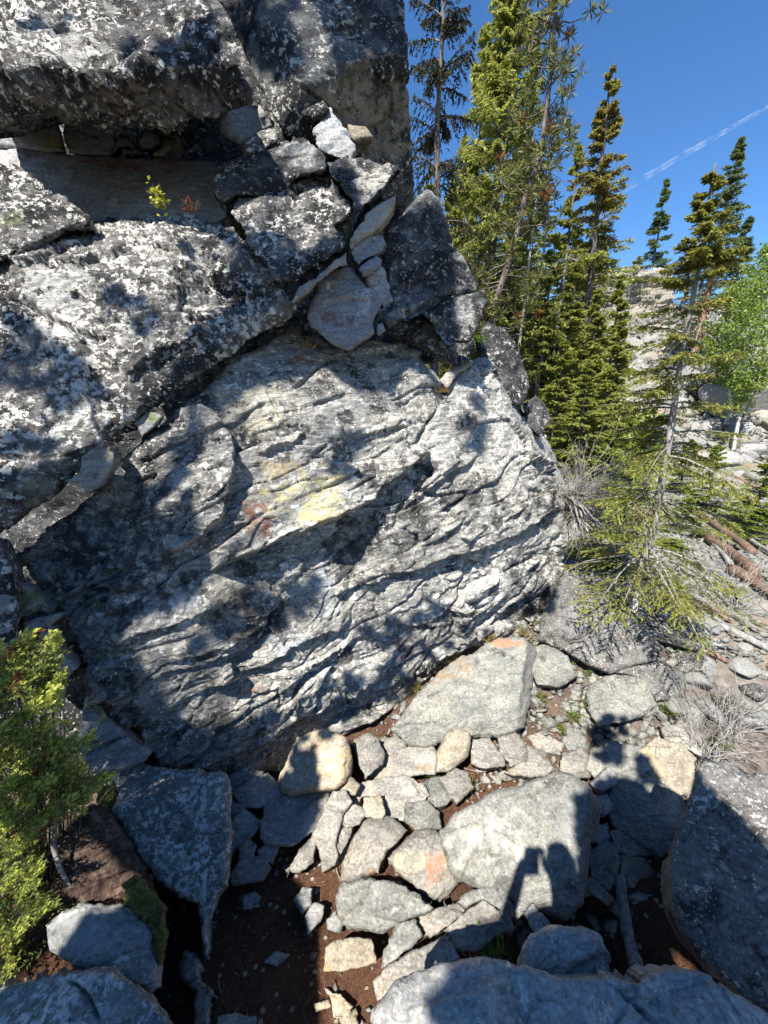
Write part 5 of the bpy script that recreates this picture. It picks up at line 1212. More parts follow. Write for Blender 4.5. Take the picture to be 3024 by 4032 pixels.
# rubble: countless small chips on the scree and between the path stones
def rubble(name, pts, sizes, mat, seed, label):
    rs = np.random.RandomState(seed)
    oc = np.array([[1, 0, 0], [-1, 0, 0], [0, 1, 0], [0, -1, 0], [0, 0, 1], [0, 0, -1]], float)
    of = np.array([[0, 2, 4], [2, 1, 4], [1, 3, 4], [3, 0, 4], [2, 0, 5], [1, 2, 5], [3, 1, 5], [0, 3, 5]])
    n = len(pts)
    V = oc[None] * (1 + .25 * rs.normal(0, 1, (n, 6, 1)).clip(-1.2, 1.2)) + rs.normal(0, .16, (n, 6, 3))
    V *= np.stack([np.ones(n), .6 + .4 * rs.rand(n), .35 + .3 * rs.rand(n)], -1)[:, None, :]
    a = rs.rand(n) * 6.28; c, s = np.cos(a), np.sin(a)
    V = np.stack([V[..., 0] * c[:, None] - V[..., 1] * s[:, None], V[..., 0] * s[:, None] + V[..., 1] * c[:, None], V[..., 2] + .5 * rs.normal(0, 1, (n, 1)) * V[..., 0]], -1)
    V = V * sizes[:, None, None] + pts[:, None, :]
    F = (of[None] + (np.arange(n) * 6)[:, None, None]).reshape(-1, 3)
    o = link(name, mesh_np(name, V.reshape(-1, 3), tris=F, mats=[M[mat]], smooth=False, colors=np.zeros((n * 6, 4))))
    tag(o, label, 'rubble', kind='stuff')
def gz_pts(xy):
    return np.c_[xy, ground_z(xy[:, 0], xy[:, 1])]
r_ = 8 + 34 * rs.rand(16000) ** .8; a_ = np.radians(18 + 34 * rs.rand(16000))
xy = np.c_[r_ * np.sin(a_), r_ * np.cos(a_)]
k = fbm(np.c_[xy * .22, np.zeros(len(xy))], 3, 5) > -.12 - .02 * (r_ - 20)
rubble('scree_rubble', gz_pts(xy[k]), (.04 + .12 * rs.rand(k.sum()) ** 2) * (r_[k] / 14) ** .8, 'grey', 5, 'loose grey stone chips covering the scree slope')
xy = np.c_[-.55 + 3.2 * rs.rand(3000), 1.2 + 2.6 * rs.rand(3000)]
k = (fbm(np.c_[xy * 1.2, np.zeros(len(xy))], 3, 6) > -.1) & ~((xy[:, 0] < .0) & (xy[:, 1] < 1.75))
rubble('path_rubble', gz_pts(xy[k]) + [0, 0, .02], .012 + .06 * rs.rand(k.sum()) ** 2.5, 'grey', 6, 'small grey stone chips between the path stones')
xy = np.c_[-1.4 + 1.4 * rs.rand(160), 1.05 + 1.0 * rs.rand(160)]
rubble('dirt_rubble', gz_pts(xy), .006 + .018 * rs.rand(160) ** 2, 'slate', 7, 'tiny stone chips lying on the shaded dirt')
xy = np.c_[1.3 + 4.5 * rs.rand(9000), 2.2 + 5.0 * rs.rand(9000)]
k = fbm(np.c_[xy * .9, np.zeros(len(xy))], 3, 8) > -.15
rubble('slope_rubble', gz_pts(xy[k]) + [0, 0, .01], .014 + .085 * rs.rand(k.sum()) ** 2.4, 'grey', 8, 'grey stone chips on the brown slope right of the path')

LG = [((2690, 1990), (2960, 2190), .09, 'brownwood'), ((2760, 2120), (2960, 2290), .10, 'brownwood'), ((2720, 2080), (2880, 2240), .045, 'deadwood'), ((2850, 1930), (3060, 2010), .07, 'deadwood'), ((2820, 2010), (2990, 2090), .05, 'deadwood'),
      ((2880, 2260), (3050, 2370), .07, 'brownwood'), ((2600, 2420), (2830, 2560), .035, 'deadwood'), ((2760, 2440), (3060, 2590), .045, 'deadwood'), ((2700, 2360), (2900, 2480), .03, 'brownwood'), ((2550, 1830), (2720, 1870), .05, 'brownwood'),
      ((2640, 1900), (2780, 1960), .04, 'deadwood'), ((2800, 1760), (3050, 1850), .05, 'deadwood'), ((2880, 1880), (3050, 1960), .06, 'brownwood'), ((2640, 2200), (2760, 2330), .03, 'deadwood'), ((2750, 2250), (2890, 2420), .028, 'deadwood'), ((2580, 1950), (2660, 2060), .03, 'brownwood'),
      ((2900, 2090), (3050, 2200), .05, 'deadwood'), ((2790, 2590), (2890, 2640), .03, 'brownwood')]
LGL = ['thick brown log lying below the young firs', 'thick brown log parallel below the first', 'pale split log in front of the thick brown ones', 'pale log high at the right edge of the scree', 'pale thin log below the bushy fir', 'brown log running off the right edge',
       'thin grey pole lying on the slope left of the twigs', 'long thin grey pole running to the right edge', 'short brown pole crossing the thin grey ones', 'dark log at the foot of the far trees', 'short pale log beside the bright small fir', 'pale pole high on the scree',
       'brown log behind the bright young fir at the edge', 'thin pole beside the near spruce', 'thin leaning pole below the brown logs', 'dark stick at the foot of the near spruce branches', 'grey log beside the low young fir', 'short dark stick on the pale chips']
for (A, B, r0, mt), lb in zip(LG, LGL):
    a, b = gpos(*A), gpos(*B)
    s = np.linspace(0, 1, 12)[:, None]
    p = a * (1 - s) + b * s
    p[:, 2] = np.maximum(p[:, 2], ground_z(p[:, 0], p[:, 1])) + r0 * .8
    seed = int(A[0] + A[1])
    p += .05 * np.stack([pnoise(p * .9, seed + a_) for a_ in range(3)], 1)
    V, q = tubes((p - a)[None], (r0 * np.linspace(1.1, .65, 12) * (1 + .08 * pnoise(p * 7, seed)))[None], 9)
    n0 = len(V); V = np.concatenate([V, (p - a)[[0, -1]]])
    tr = [[(i + 1) % 9, i, n0] for i in range(9)] + [[n0 - 9 + i, n0 - 9 + (i + 1) % 9, n0 + 1] for i in range(9)]
    o = link('fallen_log', mesh_np('fallen_log', V, quads=q, tris=np.array(tr), mats=[M[mt]]), loc=a)
    tag(o, lb, 'log', 'fallen logs on the slope')

# the grey log standing in the hole
lp = np.array([at_z(2440, 3450, .10), at_z(2452, 3560, .06), at_z(2468, 3660, .05), at_z(2490, 3750, .06), at_z(2515, 3830, .10), at_z(2530, 3890, .12)])
ss = np.linspace(0, 5, 26)
lp = np.stack([np.interp(ss, range(6), lp[:, a_]) for a_ in range(3)], 1)
rr_ = np.interp(ss, [0, .6, 2.5, 4, 5], [.030, .028, .031, .036, .05]) * (1 + .10 * pnoise(lp * 16, 3))
V, q = tubes((lp - lp[0])[None], rr_[None], 14)
V = V + .004 * np.stack([fbm(np.c_[V[:, :2] * 90, V[:, 2] * 90], 2, 60 + a_) for a_ in range(3)], 1)
n0 = len(V); V = np.concatenate([V, [[0, 0, 0]]])
o = link('weathered_log', mesh_np('weathered_log', V, quads=q, tris=np.array([[(i + 1) % 14, i, n0] for i in range(14)]), mats=[M['deadwood']]), loc=lp[0])
tag(o, 'bare weathered log standing in the hole between the boulders', 'log')

# bark stump and grey snag on the left
M['stump'] = wood_mat('rotten_bark', (.022, .014, .010), (.085, .055, .040), (.20, .155, .125), 30, .10)
st = rock('bark_stump', 'rotten stump of flaking brown bark with moss under the juniper', 'stump',
     [(215, 3310), (300, 3220), (360, 3170), (420, 3200), (500, 3290), (560, 3400), (620, 3500), (655, 3570), (655, 3690), (610, 3740), (560, 3640), (500, 3570), (400, 3560), (300, 3560), (230, 3480)],
     (430, 3420, 'z', .62, (.25, -.60, .76)), 'slate', facets=[((370, 3190), (650, 3560), (560, 3360), 55)], step=4.5, R=24, T=.6, lump=.035, lumpf=4, strata=.02, sfreq=22, saspect=7)
def _fix(o, mt):
    o.data.materials.clear(); o.data.materials.append(M[mt])
_fix(st, 'stump')
mossm, nt, bb = base_mat('olive_moss')
nt.links.new(ramp(nt, noise(nt, N(nt, 'TexCoord').outputs['Object'], 70, 6, .7), [(.3, (.03, .022, .006)), (.5, (.085, .075, .016)), (.7, (.17, .15, .035))]), bb.inputs['Base Color'])
bb.inputs['Roughness'].default_value = 1.0
M['moss'] = mossm
ms = rock('moss_pad', 'olive moss pad running down the side of the stump', 'moss', [(480, 3480), (530, 3440), (600, 3520), (650, 3580), (655, 3700), (625, 3790), (600, 3700), (560, 3620), (500, 3560)], (570, 3590, 'z', .60, (.3, -.55, .78)), 'slate', step=4, R=22, T=.2, lump=.02, lumpf=9, strata=.008, sfreq=30, jag=9)
_fix(ms, 'moss')
ms = rock('moss_pad', 'dark moss behind the white lichen boulder and the stump', 'moss', [(385, 3120), (450, 3090), (480, 3140), (460, 3220), (430, 3230), (390, 3180)], (430, 3160, 'z', .62, (.1, -.6, .78)), 'slate', step=4, R=22, T=.2, lump=.02, lumpf=9, strata=.008, sfreq=30, jag=9)
_fix(ms, 'moss')
sn_ = rock('grey_snag', 'split grey snag of dead wood sticking out of the shaded dirt', 'wood', [(708, 3800), (730, 3745), (780, 3770), (792, 3860), (835, 3885), (850, 3925), (825, 3930), (820, 4080), (760, 4080), (765, 3900), (722, 3860)], (770, 3900, 'z', .16, (-.2, -.5, .84)), 'slate', step=4, R=18, T=.3, lump=.01, lumpf=8, strata=.012, sfreq=40, saspect=9)
_fix(sn_, 'deadwood')

# ------------------------------------------------------------------ juniper at the left edge
def juniper():
    rs = np.random.RandomState(9)
    poly = np.array([(-120, 2600), (30, 2530), (110, 2510), (180, 2510), (240, 2560), (255, 2640), (250, 2720), (250, 2800), (350, 2850), (370, 2885), (325, 2960), (345, 3010), (420, 3045), (440, 3060), (370, 3120), (300, 3180), (200, 3260),
                     (180, 3380), (160, 3450), (230, 3540), (190, 3620), (130, 3700), (110, 3780), (60, 3860), (-120, 3960)], float)
    xs = np.arange(-120, 470, 4.); ys = np.arange(2500, 3970, 4.)
    ms_ = inside_mask(poly, xs, ys)
    jj, ii = np.nonzero(ms_)
    # arms ending at these photo pixels, each clothed with sprays; darker sprays fill the inside
    tips = [(235, 2505), (262, 2560), (180, 2470), (95, 2520), (30, 2560), (255, 2690), (262, 2640), (160, 2620), (80, 2650), (372, 2880), (330, 2940), (250, 2830), (445, 3050), (390, 3085), (340, 3020), (300, 3130), (240, 3050), (180, 2960), (110, 2880), (40, 2830),
            (200, 3220), (130, 3150), (60, 3060), (175, 3400), (110, 3320), (40, 3240), (245, 3545), (150, 3480), (80, 3440), (120, 3640), (60, 3580), (20, 3700), (90, 3780), (40, 3850), (20, 3400)]
    PX, PY, YY, IN = [], [], [], []
    for (tx, ty) in tips:
        k_ = 15
        f_ = rs.rand(k_) ** .8
        PX.append(tx - f_ * (110 + 60 * rs.rand()) + rs.normal(0, 16, k_) * (.3 + f_)); PY.append(ty + f_ * (60 + 50 * rs.rand()) + rs.normal(0, 16, k_) * (.3 + f_))
        YY.append(1.16 + .10 * rs.rand() + .10 * f_ + .05 * (ty - 3200) / -700 + rs.normal(0, .015, k_)); IN.append(np.zeros(k_))
    k = rs.randint(0, len(jj), 230)
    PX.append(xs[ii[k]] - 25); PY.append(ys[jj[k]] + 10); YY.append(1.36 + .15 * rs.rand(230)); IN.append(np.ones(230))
    px, py, yy, inn = map(np.concatenate, (PX, PY, YY, IN))
    n = len(px)
    r = ray(px, py)
    T0 = CAM + r * (yy / r[:, 1])[:, None]
    ctr = np.array([-1.72, 1.35, 1.0])
    out = nrm(T0 - ctr - np.c_[np.zeros(n), np.zeros(n), .35 * (T0[:, 2] - 1.1)])
    dr = nrm(out * .5 + np.array([.50, -.25, .60]) + rs.normal(0, .24, (n, 3)))
    Ls = .13 + .10 * rs.rand(n)
    A = nrm(np.cross(dr, np.array([0.3, .2, 1.]))); B = np.cross(dr, A)
    # every spray: an axis, sprigs around it, scale leaves around each sprig
    ng, nl = 11, 8
    sg = (np.arange(ng) + .6) / ng
    ph = np.arange(ng) * 2.4 + rs.rand(n, 1) * 6
    rad = np.cos(ph)[..., None] * A[:, None, :] + np.sin(ph)[..., None] * B[:, None, :]
    g0 = T0[:, None, :] - dr[:, None, :] * (Ls[:, None] * (1 - sg))[..., None]
    gd = nrm(dr[:, None, :] * .75 + rad * (.75 - .5 * sg)[None, :, None] + rs.normal(0, .12, rad.shape))
    gl = (.020 + .038 * (1 - sg))[None, :] * (.7 + .6 * rs.rand(n, ng))
    s = (np.arange(nl) + .5) / nl
    p2 = np.arange(nl) * 2.4
    A2 = nrm(np.cross(gd, np.array([.2, .9, .3]))); B2 = np.cross(gd, A2)
    r2 = np.cos(p2)[None, None, :, None] * A2[:, :, None, :] + np.sin(p2)[None, None, :, None] * B2[:, :, None, :]
    C = g0[:, :, None, :] + gd[:, :, None, :] * (gl[..., None] * s)[..., None] + r2 * .0035
    D = nrm(gd[:, :, None, :] * .8 + r2 * .7 + rs.normal(0, .15, C.shape))
    Wv = np.cross(D, r2)
    t = np.broadcast_to((.25 + .75 * sg)[None, :, None] * (.35 + .65 * s)[None, None, :], C.shape[:3]).ravel()
    C = C.reshape(-1, 3); D = D.reshape(-1, 3); Wv = Wv.reshape(-1, 3)
    m = len(C)
    V, q = leaves_mesh(C, D, Wv, .0165 * (.8 + .5 * rs.rand(m)), .0072)
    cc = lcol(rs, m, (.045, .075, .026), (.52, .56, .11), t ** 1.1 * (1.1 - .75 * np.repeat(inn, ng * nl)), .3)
    bl = np.repeat(rs.rand(n) < .3, ng * nl); cc[bl, :3] = cc[bl, :3] * .75 + np.array([.02, .035, .03])
    dead_ = np.repeat(rs.rand(n) < .03, ng * nl); cc[dead_, :3] = np.array([.16, .06, .025])
    base = np.array([-1.95, 1.5, .2])
    root = empty('juniper_bush', base)
    tag(root, 'spiky green juniper lit by the sun at the left edge', 'bush')
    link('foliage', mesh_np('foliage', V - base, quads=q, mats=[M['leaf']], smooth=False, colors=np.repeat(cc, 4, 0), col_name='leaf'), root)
    # stems from the root to groups of shoots
    k = np.arange(n)[::9]
    e = T0[k] - dr[k] * Ls[k][:, None] * 1.2 + np.array([-.06, .10, -.02])
    w = np.linspace(0, 1, 7)
    p = base + (e - base)[:, None, :] * w[None, :, None]
    p[..., 2] -= .18 * np.sin(w * np.pi)[None]
    p += np.cumsum(rs.normal(0, .012, p.shape), 1) * (1 - w)[None, :, None]
    V, q = tubes(p - base, .005 * (1.15 - w)[None] * np.ones((len(k), 1)) + .0015, 4)
    link('stems', mesh_np('stems', V, quads=q, mats=[M['bark']]), root)
juniper()
# a bare curved root below the juniper
cp = np.array([at_y(215, 3230, 1.42), at_y(210, 3330, 1.36), at_y(235, 3420, 1.33), at_y(270, 3480, 1.31), at_y(305, 3530, 1.3)])
V, q = tubes((cp - cp[0])[None], np.linspace(.014, .006, 5)[None], 8)
tag(link('bare_root', mesh_np('bare_root', V, quads=q, mats=[M['deadwood']]), loc=cp[0]), 'bare curved grey root hanging below the juniper', 'root')

# ------------------------------------------------------------------ dead bush, twigs, small plants, grass
def twig_bush(name, label, base, n, L0, dirv, spread, seed, r0=.004, cat='bush', sub=3, curl=.25):
    rs = np.random.RandomState(seed)
    base = np.asarray(base, float)
    w = np.linspace(0, 1, 8)
    d = nrm(np.asarray(dirv) + rs.normal(0, spread, (n, 3)))
    Ln = L0 * (.5 + .7 * rs.rand(n))
    p = base + rs.normal(0, .04, (n, 1, 3)) + d[:, None, :] * (Ln[:, None] * w)[..., None]
    c = nrm(rs.normal(0, 1, (n, 3))) * curl
    p += c[:, None, :] * (Ln[:, None] * w ** 2)[..., None]
    p += np.cumsum(rs.normal(0, .02, p.shape), 1) * Ln[:, None, None]
    P_, R_ = [p], [r0 * (1.2 - w)[None] * np.ones((n, 1)) + .0010]
    for j in range(sub):
        i = 3 + j
        d2 = nrm(nrm(p[:, i + 1] - p[:, i]) + rs.normal(0, .55, (n, 3)))
        L2 = Ln * .45 * rs.rand(n)
        p2 = p[:, i][:, None, :] + d2[:, None, :] * (L2[:, None] * w)[..., None] + np.cumsum(rs.normal(0, .02, (n, 8, 3)), 1) * L2[:, None, None]
        P_.append(p2); R_.append(r0 * .5 * (1.2 - w)[None] * np.ones((n, 1)) + .0008)
    V, q = tubes(np.concatenate(P_) - base, np.concatenate(R_), 3)
    o = link(name, mesh_np(name, V, quads=q, mats=[M['twig']]), loc=base)
    tag(o, label, cat)
    return o
twig_bush('dead_bush', 'bleached dead bush bristling from the right edge of the great boulder', at_y(2225, 1950, 4.35), 210, .72, (.85, -.1, -.02), .45, 1, r0=.0022, sub=4, curl=.95)
twig_bush('dead_branch', 'bare gnarled roots hanging below the dead bush', at_y(2245, 1960, 4.3), 16, .55, (.35, -.1, -.8), .3, 2, r0=.014)
twig_bush('dead_shrub', 'grey twiggy dead shrub above the huge right boulder', gpos(2760, 3010) + [0, 0, .02], 110, .42, (-.2, .4, .35), .6, 3, r0=.0025, sub=4, curl=.9)
twig_bush('dead_shrub', 'second dead shrub with fine grey twigs near the right edge', gpos(2860, 2900) + [0, 0, .02], 70, .45, (.2, .3, .4), .55, 4, r0=.003, sub=4, curl=.5)
twig_bush('dead_branch', 'fan of fine dead twigs on the far slope right of the near spruce', gpos(2900, 2420), 50, .7, (.3, .3, .3), .5, 5, r0=.003, curl=.5)
twig_bush('dead_branch', 'dead twigs scattered under the near spruce', gpos(2700, 2420), 40, .6, (.5, .2, .15), .5, 6, r0=.003, curl=.5)

def leafy(name, label, base, R_, h, n, seed, leaf=.018, dark=(.04, .085, .015), lite=(.16, .25, .04), cat='plant', group=None):
    rs = np.random.RandomState(seed)
    base = np.asarray(base, float)
    ns = max(6, n // 14)
    e = np.c_[rs.normal(0, R_ * .55, (ns, 2)), h * (.4 + .6 * rs.rand(ns))]
    w = np.linspace(0, 1, 4)
    p = (e * [.35, .35, 0])[:, None, :] + (e * [.65, .65, 1])[:, None, :] * w[None, :, None]
    V, q = tubes(p, .0016 * np.ones((ns, 4)), 3)
    root = empty(name, base); tag(root, label, cat, group)
    link('stems', mesh_np('stems', V, quads=q, mats=[M['bark']]), root)
    i = rs.randint(0, ns, n); t = .3 + .7 * rs.rand(n)
    C = (e * [.35, .35, 0])[i] + (e * [.65, .65, 1])[i] * t[:, None] + rs.normal(0, leaf * .6, (n, 3))
    D = nrm(rs.normal(0, 1, (n, 3)) * [1, 1, .45] + [0, 0, .35])
    V, q = leaves_mesh(C, D, np.cross(D, [0, 0, 1.]) + rs.normal(0, .3, (n, 3)), leaf * (.8 + .5 * rs.rand(n)), leaf * .6)
    link('foliage', mesh_np('foliage', V, quads=q, mats=[M['broad']], smooth=False, colors=np.repeat(lcol(rs, n, dark, lite), 4, 0), col_name='leaf'), root)
for i, (px, py, R_, lb) in enumerate([(2180, 2690, .09, 'leafy green plant left of the litter patch by the flat boulder'), (2280, 2650, .11, 'leafy plant with red stems beside the corner rock'), (2310, 2590, .07, 'small green plant below the corner rock'),
        (2130, 2760, .06, 'low green plant beside the flat boulder edge'), (2250, 2840, .08, 'bright green low plant in the brown litter'), (2310, 2800, .08, 'bright low plant right of the litter patch'), (2205, 2880, .06, 'small bright plant beside the narrow white stone'),
        (2130, 2470, .04, 'tiny green plant at the corner of the great boulder'), (2110, 2560, .04, 'tiny plant on the edge of the flat boulder'), (2330, 2740, .07, 'low plant touching the rounded rock'), (2440, 2830, .03, 'tiny green plant below the rounded rock'),
        (2500, 2825, .04, 'small green plant right below the rounded rock'), (2620, 2810, .10, 'yellow green low bush beside the grey twigs'), (2870, 2800, .14, 'grey green low bush right of the grey twigs'), (2840, 2960, .10, 'green low bush at the foot of the dead shrub'), (2700, 2590, .09, 'yellow green patch of plants under the near spruce')]):
    g = gpos(px, py)
    leafy('low_plant', lb, g + [0, 0, .03], R_, R_ * .9, int(900 * R_ + 40), 300 + i, leaf=.020, dark=(.045, .085, .015) if i != 13 else (.06, .09, .05), lite=(.20, .26, .045) if i != 13 else (.2, .26, .15))
leafy('low_plant', 'bright green seedling clump beside the long bright slab', at_z(1765, 3790, .16), .055, .06, 170, 330, leaf=.012, lite=(.22, .36, .04))
leafy('low_plant', 'green leafy tuft at the path edge near the bottom boulder', at_z(1925, 3740, .22), .05, .10, 60, 331, leaf=.03, lite=(.14, .26, .04))
leafy('ledge_fern', 'little yellow green fern lit on the dark ledge', at_y(632, 838, 3.02), .055, .16, 110, 332, leaf=.035, dark=(.14, .18, .02), lite=(.42, .46, .06))
leafy('ledge_fern', 'reddish dry plant beside the little fern', at_y(750, 845, 3.05), .06, .09, 90, 333, leaf=.02, dark=(.08, .03, .015), lite=(.22, .09, .04))
leafy('moss_tuft', 'green moss under the hanging block behind the great boulder', at_y(1885, 1345, 3.6), .08, .06, 150, 334, leaf=.02, dark=(.06, .12, .015), lite=(.16, .28, .03))

def grass(name, label, base, n, L0, seed, dark=(.10, .10, .03), lite=(.38, .32, .13), spread=.5):
    rs = np.random.RandomState(seed)
    base = np.asarray(base, float)
    d = nrm(rs.normal(0, spread, (n, 3)) * [1, 1, .2] + [0, 0, 1])
    L_ = L0 * (.5 + .8 * rs.rand(n))
    o = rs.normal(0, .025, (n, 3)) * [1, 1, 0]
    w = np.array([0, .4, .75, 1.0])
    p = o[:, None, :] + d[:, None, :] * (L_[:, None] * w)[..., None]
    p[..., 2] -= (L_[:, None] * .35 * w ** 2 * np.abs(d[:, :1]) * 2)
    sd = nrm(np.cross(d, rs.normal(0, 1, (n, 3))))
    ww = .0028 * np.array([1, .8, .5, .05])
    V = np.stack([p - sd[:, None, :] * ww[None, :, None], p + sd[:, None, :] * ww[None, :, None]], 2).reshape(-1, 3)
    k = np.arange(n)[:, None] * 8 + (np.arange(3) * 2)[None]
    q = np.stack([k, k + 1, k + 3, k + 2], -1).reshape(-1, 4)
    c = np.repeat(lcol(rs, n, dark, lite), 8, 0)
    o = link(name, mesh_np(name, V, quads=q, mats=[M['broad']], colors=c, col_name='leaf'), loc=base)
    tag(o, label, 'grass')
for i, (px, py, z, lb) in enumerate([(1640, 2715, .42, 'dry grass tuft at the lower left edge of the flat boulder'), (1780, 2600, .58, 'dry grass tuft on the rim of the flat boulder'), (1930, 2520, .68, 'dry grass tuft in the gap beside the orange patch'), (2060, 2500, .68, 'straw coloured tuft at the right end of the gap')]):
    grass('grass_tuft', lb, at_z(px, py, z), 70, .11, 400 + i)
for i, (px, py, z, lb) in enumerate([(1775, 3130, .10, 'green grass tuft left of the shadow carrying boulder'), (1700, 3060, .10, 'green grass tuft above the grassy plate'), (1850, 3090, .12, 'grass tuft behind the shadow carrying boulder'), (1960, 3760, .26, 'green and straw grass tuft beside the bottom boulder'), (1850, 3740, .2, 'dry straw grass below the white topped block')]):
    grass('grass_tuft', lb, at_z(px, py, z), 46, .09, 420 + i, dark=(.06, .09, .02) if i < 4 else (.25, .2, .1), lite=(.24, .28, .07) if i < 4 else (.5, .42, .24), spread=.55)
for i, (px, py, y, lb) in enumerate([(1745, 1545, 3.62, 'brown moss and grass in the notch of the great boulder'), (1210, 2870 - 1500, 3.2, 'dry grass in the seam under the six sided stone')]):
    grass('grass_tuft', lb, at_y(px, py, y), 60, .07, 440 + i, dark=(.10, .06, .02), lite=(.32, .22, .08))

# ------------------------------------------------------------------ the vapour trail
def contrail():
    m, nt, b = base_mat('vapour')
    nt.nodes.remove(b)
    L = nt.links.new
    tc = N(nt, 'TexCoord')
    n1 = noise(nt, tc.outputs['Object'], .012, 3, .6)
    at = N(nt, 'Attribute', attribute_name='dens')
    tr = N(nt, 'BsdfTransparent'); df = N(nt, 'BsdfDiffuse'); df.inputs['Color'].default_value = (.9, .9, .9, 1)
    tl = N(nt, 'BsdfTranslucent'); tl.inputs['Color'].default_value = (.9, .9, .9, 1)
    ad = N(nt, 'MixShader'); ad.inputs[0].default_value = .5; L(df.outputs[0], ad.inputs[1]); L(tl.outputs[0], ad.inputs[2])
    mx = N(nt, 'MixShader')
    L(math_(nt, 'MULTIPLY', at.outputs['Fac'], ramp(nt, n1, [(.42, .0), (.72, .15)])), mx.inputs[0]); L(tr.outputs[0], mx.inputs[1]); L(ad.outputs[0], mx.inputs[2])
    L(mx.outputs[0], nt.nodes['Material Output'].inputs['Surface'])
    A, B = at_y(2380, 790, 3000.), at_y(3250, 290, 3000.)
    n = 60
    s = np.linspace(0, 1, n)[:, None]
    p = A * (1 - s) + B * s
    ax = nrm(B - A); sd = nrm(np.cross(ax, np.array([0, 1., 0])))
    w = (7 + 16 * (1 - s)) * (1 + .3 * pnoise(p * .01, 3))[:, None]
    ring = []
    for k in range(8):
        a = k * math.pi / 4
        ring.append(p + sd * w * math.cos(a) + np.array([0, 1., 0]) * w * math.sin(a))
    V = np.stack(ring, 1).reshape(-1, 3)
    idx = np.arange(n * 8).reshape(n, 8)
    q = np.stack([idx[:-1], np.roll(idx, -1, 1)[:-1], np.roll(idx, -1, 1)[1:], idx[1:]], -1).reshape(-1, 4)
    me = mesh_np('vapour_trail', V - A, quads=q, mats=[m])
    dn = me.attributes.new('dens', 'FLOAT', 'POINT')
    f = np.repeat(np.clip(np.sin(np.linspace(.25, 2.6, n)), 0, 1), 8)
    dn.data.foreach_set('value', f.astype(np.float32))
    o = link('vapour_trail', me, loc=A)
    tag(o, 'thin white vapour trail slanting across the blue sky', 'cloud', kind='stuff')
contrail()

# ------------------------------------------------------------------ needle litter and twigs on the soil
def litter():
    rs = np.random.RandomState(55)
    n = 7000
    xy = np.c_[-1.3 + 4.6 * rs.rand(n), 1.0 + 3.2 * rs.rand(n)]
    k = fbm(np.c_[xy * 1.6, np.zeros(n)], 3, 12) > -.2
    xy = xy[k]; n = len(xy)
    a = rs.rand(n) * 6.28
    D = np.stack([np.cos(a), np.sin(a), rs.normal(0, .12, n)], -1)
    C = np.c_[xy, ground_z(xy[:, 0], xy[:, 1]) + .012 + .03 * rs.rand(n)]
    V, q = leaves_mesh(C, D, np.cross(D, [0, 0, 1.]) + rs.normal(0, .3, (n, 3)), .025 + .03 * rs.rand(n), .0022 + .004 * (rs.rand(n) < .12))
    cc = lcol(rs, n, (.10, .045, .022), (.42, .27, .14))
    tag(link('needle_litter', mesh_np('needle_litter', V, quads=q, mats=[M['broad']], smooth=False, colors=np.repeat(cc, 4, 0), col_name='leaf')), 'dry brown needles strewn over the soil', 'litter', kind='stuff')
    m = 150
    xy = np.c_[-1.2 + 5.5 * rs.rand(m), 1.1 + 4.5 * rs.rand(m)]
    a = rs.rand(m) * 6.28; Ln = .06 + .22 * rs.rand(m) ** 2
    w = np.linspace(-.5, .5, 5)
    p = np.c_[xy, ground_z(xy[:, 0], xy[:, 1]) + .035][:, None, :] + np.stack([np.cos(a), np.sin(a), 0 * a], -1)[:, None, :] * (Ln[:, None] * w)[..., None]
    p += np.cumsum(rs.normal(0, .06, p.shape) * [1, 1, .3], 1) * Ln[:, None, None]
    V, q = tubes(p, .003 * np.ones((m, 5)), 4)
    tag(link('twig_litter', mesh_np('twig_litter', V, quads=q, mats=[M['twig']])), 'small dead twigs scattered over the slope', 'litter', kind='stuff')
litter()
# ------------------------------------------------------------------ unseen behind the viewpoint: crowns and a rock shaped to the shade they cast
def in_poly(px, py, poly):
    x1, y1 = poly[:, 0], poly[:, 1]; x2, y2 = np.roll(x1, -1), np.roll(y1, -1)
    c = np.zeros(len(px), bool)
    for a, b, c_, d in zip(x1, y1, x2, y2):
        if b == d: continue
        k = (b > py) != (d > py)
        c ^= k & (px < a + (py - b) / (d - b) * (c_ - a))
    return c

def surf_pts(px, py):
    t = np.full(len(px), 1e9)
    for ol, f in SURF:
        k = (px > ol[:, 0].min()) & (px < ol[:, 0].max()) & (py > ol[:, 1].min()) & (py < ol[:, 1].max())
        if not k.any(): continue
        i = np.nonzero(k)[0]
        i = i[in_poly(px[i], py[i], ol)]
        if len(i): t[i] = np.minimum(t[i], f(px[i], py[i]))
    r = ray(px, py)
    m = t > 1e8
    if m.any():                                        # bare ground
        t[m] = (0.05 - CAM[2]) / np.minimum(r[m, 2], -.3)
    return CAM + r * t[:, None]

